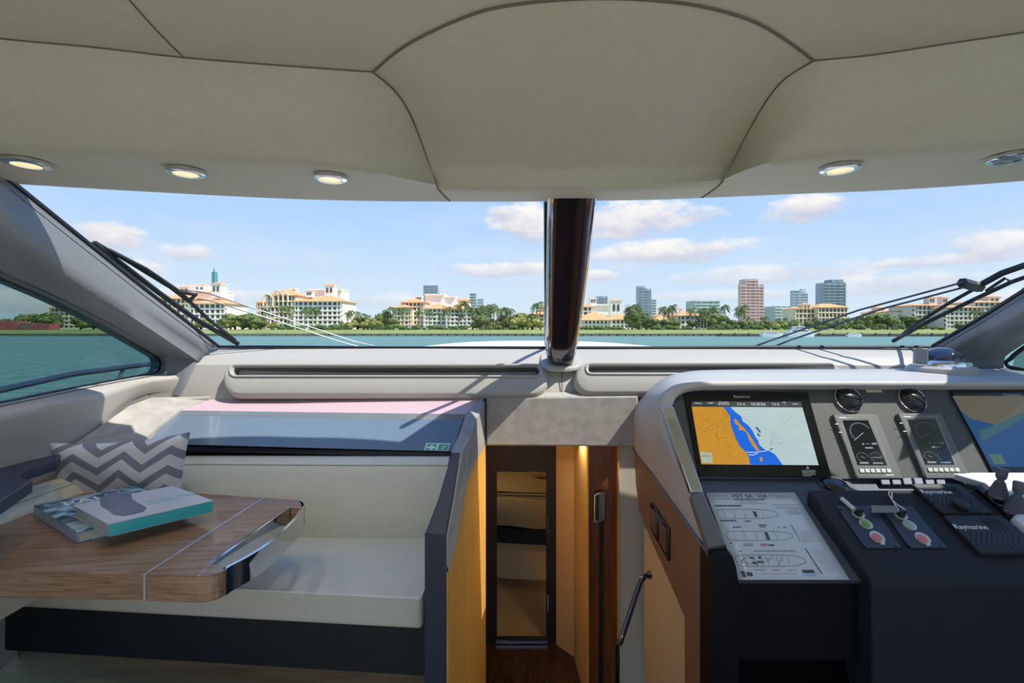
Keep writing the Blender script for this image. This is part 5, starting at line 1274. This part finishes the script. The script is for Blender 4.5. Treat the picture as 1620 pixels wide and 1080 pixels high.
SW = mat('slab_white', (222, 226, 230), .7, noise_amt=.03, noise_scale=.1); SPK = mat('slab_pink', (230, 200, 192), .7, noise_amt=.06, noise_scale=.1); SGR = mat('slab_grey', (160, 172, 182), .7, noise_amt=.04, noise_scale=.1)
TG = tower_mat('tower_glass', (200, 210, 218), (140, 160, 176), 9, 4.2); TP = tower_mat('tower_pink', (228, 196, 190), (150, 140, 150), 7, 4.2); TGN = tower_mat('tower_green', (190, 204, 196), (120, 150, 146), 8, 4.2); TD = tower_mat('tower_dark', (166, 178, 188), (112, 130, 144), 9, 4.2)  # tower colours, pink above all, lightened: distance haze painted in
city('pair of grey glass towers behind the palms right of the centre post', 700, [(1009, 1020, 452), (1020.5, 1030, 456)], TG, SGR)
city('short pale tower close right of the paired glass towers', 720, [(1031.5, 1038, 474)], TGN, SW)
city('pink and grey high rise, the tallest tower on the right', 620, [(1172, 1181, 449.5), (1179, 1199, 441), (1196, 1208, 450), (1186, 1194, 455)], TP, SPK)
city('pale green wide apartment slab behind the palms', 600, [(1100, 1139, 475)], TGN, SW)
city('white twin towers with pointed tops between the pink tower and the dark tower', 700, [(1256, 1266, 459), (1265, 1278, 464), (1268, 1274, 457)], TG, SW)
city('wide pale low tower block left of the white twin towers', 640, [(1227, 1264, 484)], TGN, SW)
city('dark glass high rise right of the white twin towers', 640, [(1302, 1320, 447), (1318, 1338, 447), (1316, 1334, 442)], TD, SGR)
city('blue grey high rise peeking above the apartments left of the centre post', 760, [(670, 692, 452)], TG, SGR)
city('small white tower above the roofs left of the palm grove', 700, [(743, 753, 464)], TD, SW)
city('small pale block behind the palm grove left of the centre post', 700, [(755, 765, 472)], TG, SW)
city('low grey block showing over the hotel right of the centre post', 600, [(945, 961, 468)], TG, SGR)

# ---------------------------------------------------------------- vegetation
def leaf_mat(name, c, c2):
    m = bpy.data.materials.new(name); m.use_nodes = True; nt = m.node_tree; L = nt.links; b = nt.nodes['Principled BSDF']
    tc = nt.nodes.new('ShaderNodeTexCoord'); n = nt.nodes.new('ShaderNodeTexNoise'); n.inputs['Scale'].default_value = .9; n.inputs['Detail'].default_value = 4; L.new(tc.outputs['Object'], n.inputs['Vector'])
    r = nt.nodes.new('ShaderNodeValToRGB'); L.new(n.outputs['Fac'], r.inputs[0]); e = r.color_ramp.elements; e[0].position = .35; e[0].color = lin(c); e[1].position = .65; e[1].color = lin(c2)
    L.new(r.outputs[0], b.inputs['Base Color']); b.inputs['Roughness'].default_value = .8; b.inputs['Subsurface Weight'].default_value = 0; return m
PALMG = leaf_mat('palm_green', (54, 78, 34), (104, 126, 56)); TREEG = leaf_mat('tree_green', (66, 84, 42), (126, 138, 72)); TREEY = leaf_mat('tree_yellow_green', (104, 116, 50), (160, 160, 80)); HEDGE = leaf_mat('hedge_green', (66, 92, 44), (108, 130, 62))
TRUNK = mat('palm_trunk', (172, 162, 140), .9, noise_amt=.15, noise_scale=2); BARK = mat('tree_bark', (110, 96, 78), .9, noise_amt=.2, noise_scale=2)
def palm_mesh(h, seed, fr_len=2.6, nf=15):
    rnd = random.Random(seed); t = MB(); lean = rnd.uniform(-.5, .5)
    pts = [Vector((lean*(k/6)**2, 0, h*k/6)) for k in range(7)]
    t.tube(pts, [.26, .22, .2, .18, .17, .16, .14], 7); top = pts[-1]; f = MB()
    for i in range(nf):
        a = 2*math.pi*i/nf+rnd.uniform(-.2, .2); up = rnd.uniform(-.35, 1.1); L_ = fr_len*rnd.uniform(.85, 1.1)
        dirh = Vector((math.cos(a), math.sin(a), 0)); rib = []
        for k in range(7):
            s = k/6; rib.append(top+dirh*(L_*s*(1-.15*s))+Vector((0, 0, L_*(up*s-1.05*s*s))))
        side = Vector((-math.sin(a), math.cos(a), 0))
        for sg in (1, -1):
            for k in range(6):
                p, q = rib[k], rib[k+1]; w = .62*math.sin(math.pi*(k+.8)/7.2)
                dn = Vector((0, 0, -w*.75))
                f.add([p, p.lerp(q, .75), p.lerp(q, .9)+side*sg*w+dn, p.lerp(q, .5)+side*sg*w*.8+dn*.9], [[0, 1, 2, 3]])
    return t, f
def palm_proto(h, seed, px, d, label, fr=2.6):
    o = thing('palm_tree', label, 'palm tree', (0, 0, 0), 'palm trees on the far shore')
    t, f = palm_mesh(h, seed, fr); part('trunk', t, TRUNK, o); part('crown', f, PALMG, o, smooth=False); return o
def blob_mesh(rx, rz, seed, n=420, ls=.55):
    rnd = random.Random(seed); f = MB()
    lobes = [(Vector((rnd.uniform(-.6, .6)*rx, rnd.uniform(-.5, .5)*rx, rnd.uniform(.55, 1.25)*rz)), rnd.uniform(.4, .65)*min(rx, rz*1.3)) for _ in range(7)]
    for i in range(n):
        c, r = rnd.choice(lobes); v = Vector((rnd.gauss(0, 1), rnd.gauss(0, 1), rnd.gauss(0, 1))).normalized(); p = c+v*r*rnd.uniform(.8, 1.08)
        a = v.cross(Vector((rnd.uniform(-1, 1), rnd.uniform(-1, 1), 1))).normalized(); b = (a.cross(v)+v*rnd.uniform(-.5, .5)).normalized(); s = ls*rnd.uniform(.6, 1.3)
        f.add([p-a*s*.5, p+b*s*.5, p+a*s*.5, p-b*s*.5], [[0, 1, 2, 3]])
    for c, r in lobes:
        rr = r*.82; vs = [c+Vector((math.cos(a)*math.cos(e), math.sin(a)*math.cos(e), math.sin(e)))*rr for e in (-1.2, -.6, 0, .6, 1.2) for a in [2*math.pi*k/8 for k in range(8)]]
        f.loft([vs[i*8:(i+1)*8] for i in range(5)], True, True, True)
    return f
def tree_proto(rx, rz, seed, m, label):
    o = thing('broadleaf_tree', label, 'tree', (0, 0, 0), 'round green trees on the far shore')
    part('foliage', blob_mesh(rx, rz, seed), m, o, smooth=False); mb = MB(); mb.tube([(0, 0, 0), (.1, 0, rz*.5), (0, 0, rz*.8)], [.35, .28, .15], 7); part('trunk', mb, BARK, o); return o
pp = [palm_proto(8.0, 1, 0, 0, 'x'), palm_proto(8.0, 2, 0, 0, 'x', 3.0), palm_proto(8.0, 5, 0, 0, 'x', 2.4)]
pt_ = [tree_proto(3.2, 4.2, 3, TREEG, 'x'), tree_proto(2.6, 3.4, 8, TREEY, 'x'), tree_proto(3.6, 3.6, 12, TREEG, 'x')]
used = set()
def place(protos, k, px, ytop, d, h0, label, group, wide=1.0):
    src = protos[k]; H = Z(ytop, d)-GZ; s = H/h0
    loc = (X(px, d), d, GZ)
    if src.name in used: o = copy_tree(src, loc=loc)
    else: used.add(src.name); o = src; o.location = loc; ORG[o.name] = Vector(loc)
    o.scale = (s*wide, s*wide, s); o.rotation_euler.z = random.uniform(0, 6.28); o['label'] = label; o['group'] = group; return o
PL = {  # label, group, list of (px, ytop)
 'palm before the second apartment building from left': [(420, 486), (447, 480), (459, 481), (482, 483), (494, 483), (500, 484)],
 'palm between the second and third apartment buildings': [(549, 491), (556, 488), (567, 490), (577, 493), (583, 496), (610, 487), (623, 483), (606, 495), (617, 492)],
 'palm before the orange and white apartments': [(638, 484), (663, 488), (709, 482), (725, 478), (731, 494), (747, 483), (737, 473), (680, 488), (697, 492)],
 'palm of the grove left of the centre post': [(754, 484), (761, 480), (766, 485), (770, 482), (776, 478), (782, 480), (787, 485), (794, 484), (801, 483), (806, 486), (773, 492), (758, 492)],
 'lone tall palm just left of the centre post': [(848, 475)],
 'palm right of the low orange roofed villa': [(994, 481), (1000, 480), (1006, 478), (1013, 483), (1024, 492), (1010, 498), (1050, 482), (1058, 484), (1063, 479), (1072, 503)],
 'palm between cream villa and pink tower': [(1093, 484), (1108, 487), (1113, 484), (1118, 488), (1127, 482), (1131, 486), (1139, 499), (1148, 479), (1169, 487), (1177, 479), (1174, 483), (1184, 498), (1151, 500)],
 'small distant palm by the marina': [(1206, 499), (1212, 498), (1230, 501), (1243, 500), (1257, 503), (1290, 500), (1308, 501), (1319, 502), (1349, 500)],
 'palm before the grey white apartments behind the right wiper': [(1540, 488), (1556, 489), (1430, 497), (1576, 480)],
}
ORD = 'leftmost,second,third,fourth,fifth,sixth,seventh,eighth,ninth,tenth,eleventh,twelfth,thirteenth,fourteenth'.split(',')
def olab(i, n, lab, kinds):
    if n == 1: return lab
    w = 'leftmost' if i == 0 else 'rightmost' if i == n-1 else ORD[i]+' from left'
    return lab+', '+w+' of '+str(['', '', 'two', 'three', 'four', 'five', 'six', 'seven', 'eight', 'nine', 'ten', 'eleven', 'twelve', 'thirteen', 'fourteen'][n])
for lab, l in PL.items():
    l.sort()
    for i_, (px, y) in enumerate(l):
        d = 181+random.uniform(-6, 6) if 'distant' not in lab else 260
        if 'behind the right' in lab: d = 190
        place(pp, random.randrange(3), px, y+2, d, 8.6, olab(i_, len(l), lab, 0), 'palms: '+lab, 1.0 if y < 495 else 1.15)
TL = {
 'round tree at the foot of the left apartments': ([(372, 500), (384, 497), (396, 499), (405, 503), (365, 503), (412, 506), (430, 508), (250, 505), (318, 502), (352, 506)], 0),
 'bushy tree left of the third apartment building': ([(565, 503), (575, 504), (588, 500), (597, 502), (605, 497), (612, 503), (622, 506), (581, 507), (554, 505), (545, 507)], 1),
 'round tree between the palm grove and the centre post': ([(806, 496), (813, 493), (820, 495), (827, 499), (835, 502), (842, 495), (790, 504), (855, 505), (762, 500), (772, 503), (748, 508)], 1),
 'tree beside the villas right of the centre post': ([(1000, 496), (1010, 500), (1022, 502), (1031, 506), (1048, 509), (1058, 507), (1066, 505), (1120, 503), (1130, 500), (1138, 504), (1147, 503), (1158, 508), (1095, 508)], 0),
 'round tree on the shore near the marina': ([(1175, 507), (1185, 506), (1195, 508), (1214, 506), (1224, 508), (1240, 506), (1262, 507), (1280, 509), (1295, 505), (1310, 506), (1325, 504), (1340, 503)], 2),
 'dark tree in the belt behind the right wiper': ([(1356, 502), (1368, 501), (1380, 500), (1392, 502), (1404, 500), (1416, 503), (1428, 505), (1440, 502), (1455, 507), (1520, 512), (1572, 510)], 0),
 'tree on the shore seen through the left side window': ([(-40, 499), (10, 503), (40, 496), (50, 494), (62, 498), (72, 497), (80, 493), (64, 500), (128, 500), (30, 505), (148, 505), (165, 505)], 2),
}
for lab, (l, k) in TL.items():
    l.sort()
    for i_, (px, y) in enumerate(l):
        d = 179+random.uniform(-4, 5); kk = k if random.random() < .6 else random.randrange(3)
        place(pt_, kk, px, y, d, 5.6, olab(i_, len(l), lab, 0), 'trees: '+lab, random.uniform(1.1, 1.7))
# clipped hedges
hp = None
HL = {'low clipped hedge on the lawn before the left apartments': [(440, 516), (455, 515), (470, 516), (500, 515), (512, 514), (524, 514), (536, 514), (548, 516)],
      'low hedge before the building left of the centre post': [(600, 515), (612, 514), (640, 516), (655, 515), (680, 515), (700, 516), (715, 516), (730, 515), (770, 516), (790, 515), (815, 515)],
      'low hedge before the villas right of the centre post': [(920, 517), (935, 517), (950, 516), (965, 517), (980, 517), (1040, 516), (1052, 515), (1066, 516), (1085, 517), (1130, 514), (1145, 513), (1160, 514), (1185, 514)],
      'low hedge along the marina shore': [(1200, 515), (1225, 516), (1250, 516), (1300, 515), (1330, 514), (1360, 513), (1390, 513), (1420, 513), (1450, 515), (1485, 517), (1530, 518)]}
for lab, l in HL.items():
    l.sort()
    for i_, (px, y) in enumerate(l):
        if hp is None:
            hp = mesh_obj('hedge', blob_mesh(3.6, 1.1, 21, 360, .5), HEDGE, origin=(0, 0, 0), smooth=False); o = hp
        else: o = hp.copy(); C.objects.link(o)
        d = 169+random.uniform(-2, 4); o.location = (X(px, d), d, GZ-.3); s = max(.5, (Z(y, d)-GZ+.3)/1.9); o.scale = (1.15, .7, s); o.rotation_euler.z = random.choice([0, math.pi])
        tag(o, olab(i_, len(l), lab, 0), 'hedge', 'hedges: '+lab)
# far tree line as one uncountable belt
mb = MB(); rnd = random.Random(5)
for i in range(330):
    x = -330+i*1.95+rnd.uniform(-1, 1); d = rnd.uniform(254, 276); h = rnd.uniform(3.2, 5.4); c = Vector((x*1.15, d, GZ+h*.35)); r = rnd.uniform(1.6, 3)
    for k in range(26):
        v = Vector((rnd.gauss(0, 1), rnd.gauss(0, 1)*.6, rnd.gauss(0, 1))).normalized(); p = c+Vector((v.x*r*1.3, v.y*r, v.z*h*.6)); s = rnd.uniform(.5, 1.1)
        a = v.cross(Vector((.3, 0, 1))).normalized(); b = a.cross(v).normalized(); mb.add([p-a*s, p+b*s, p+a*s, p-b*s], [[0, 1, 2, 3]])
o = mesh_obj('tree_belt', mb, TREEG, smooth=False); tag(o, 'continuous belt of dark shrubs and trees behind the shoreline buildings', 'trees', kind='stuff')

# ---------------------------------------------------------------- marina: dock and boats
mb = MB(); x0, x1 = X(1138, 136), X(1560, 136); mb.box(x0, x1, 135.5, 139, -1.35, -1.0)
x = x0
while x < x1: mb.box(x, x+.4, 135.3, 135.7, WZ-.3, -.6); x += 4.2
o = mesh_obj('dock', mb, mat('dock_wood', (84, 82, 74), .9, noise_amt=.2, noise_scale=.6), smooth=False); tag(o, 'low dark dock with piles along the water on the right of the shore', 'dock')
def boat(px0, px1, ytop, d, label, decks=2):
    x0, x1 = X(px0, d), X(px1, d); Lb = x1-x0; c = (x0+x1)/2; hz = Z(ytop, d)-WZ; b = thing('moored_boat', label, 'boat', (c, d, WZ), 'boats moored by the marina')
    rows = []
    for k in range(9):
        t = k/8; w = Lb*.13*(1-(t)**3); xx = x0+Lb*t*.9
        rows.append([Vector((xx, d-w*.8, WZ-.1)), Vector((xx+t*Lb*.1, d-w, WZ+hz*.42+t*hz*.08)), Vector((xx+t*Lb*.1, d+w, WZ+hz*.42+t*hz*.08)), Vector((xx, d+w*.8, WZ-.1))])
    mb = MB(); mb.loft(rows, True, True, True); part('hull', mb, GEL, b, angle=40)
    for j in range(decks):
        z0 = WZ+hz*(.42+.28*j); a = x0+Lb*(.1+.1*j); e = x0+Lb*(.75-.14*j); w = Lb*.09
        mb = MB(); mb.quadbox([(a, d-w, z0), (e, d-w, z0), (e, d+w, z0), (a, d+w, z0)], [(a+.3, d-w*.85, z0+hz*.24), (e-Lb*.08, d-w*.85, z0+hz*.24), (e-Lb*.08, d+w*.85, z0+hz*.24), (a+.3, d+w*.85, z0+hz*.24)])
        s = part('cabin', mb, GEL, b, smooth=False); mb = MB(); mb.box(a+Lb*.04, e-Lb*.08, d-w*1.02, d-w*.9, z0+hz*.07, z0+hz*.17); part('window_band', mb, WIN, s, smooth=False)
    mb = MB(); mb.tube([(c-Lb*.05, d, WZ+hz*.9), (c-Lb*.07, d, WZ+hz*1.15)], .12, 6); part('mast', mb, GEL, b)
boat(1244, 1292, 515, 130, 'white three deck motor yacht moored in the marina')
boat(1204, 1240, 521, 129, 'small white boat left of the moored yacht', 1); boat(1340, 1364, 524, 129, 'tiny white boat right of the moored yacht', 1)
# side-window shore: red containers, crane-like roofs
for k, (a, b_, y) in enumerate(((-40, 28, 508), (30, 52, 511), (52, 78, 512), (-90, -45, 510))):
    d = 167; mb = MB(); mb.box(X(a, d), X(b_, d), d, d+4, GZ, Z(y, d)); o = mesh_obj('freight_container', mb, mat('container_red' if k != 1 else 'container_brown', (176, 92, 92) if k != 1 else (140, 110, 100), .7, noise_amt=.12, noise_scale=.6), bevel=.1)
    tag(o, ['long red freight container at the left edge seen through the side window', 'brown freight container between the red ones seen through the side window', 'short red freight container nearest the tan apartments in the side window', 'red freight container outside the left edge of the photo'][k], 'container', 'freight containers on the shore')
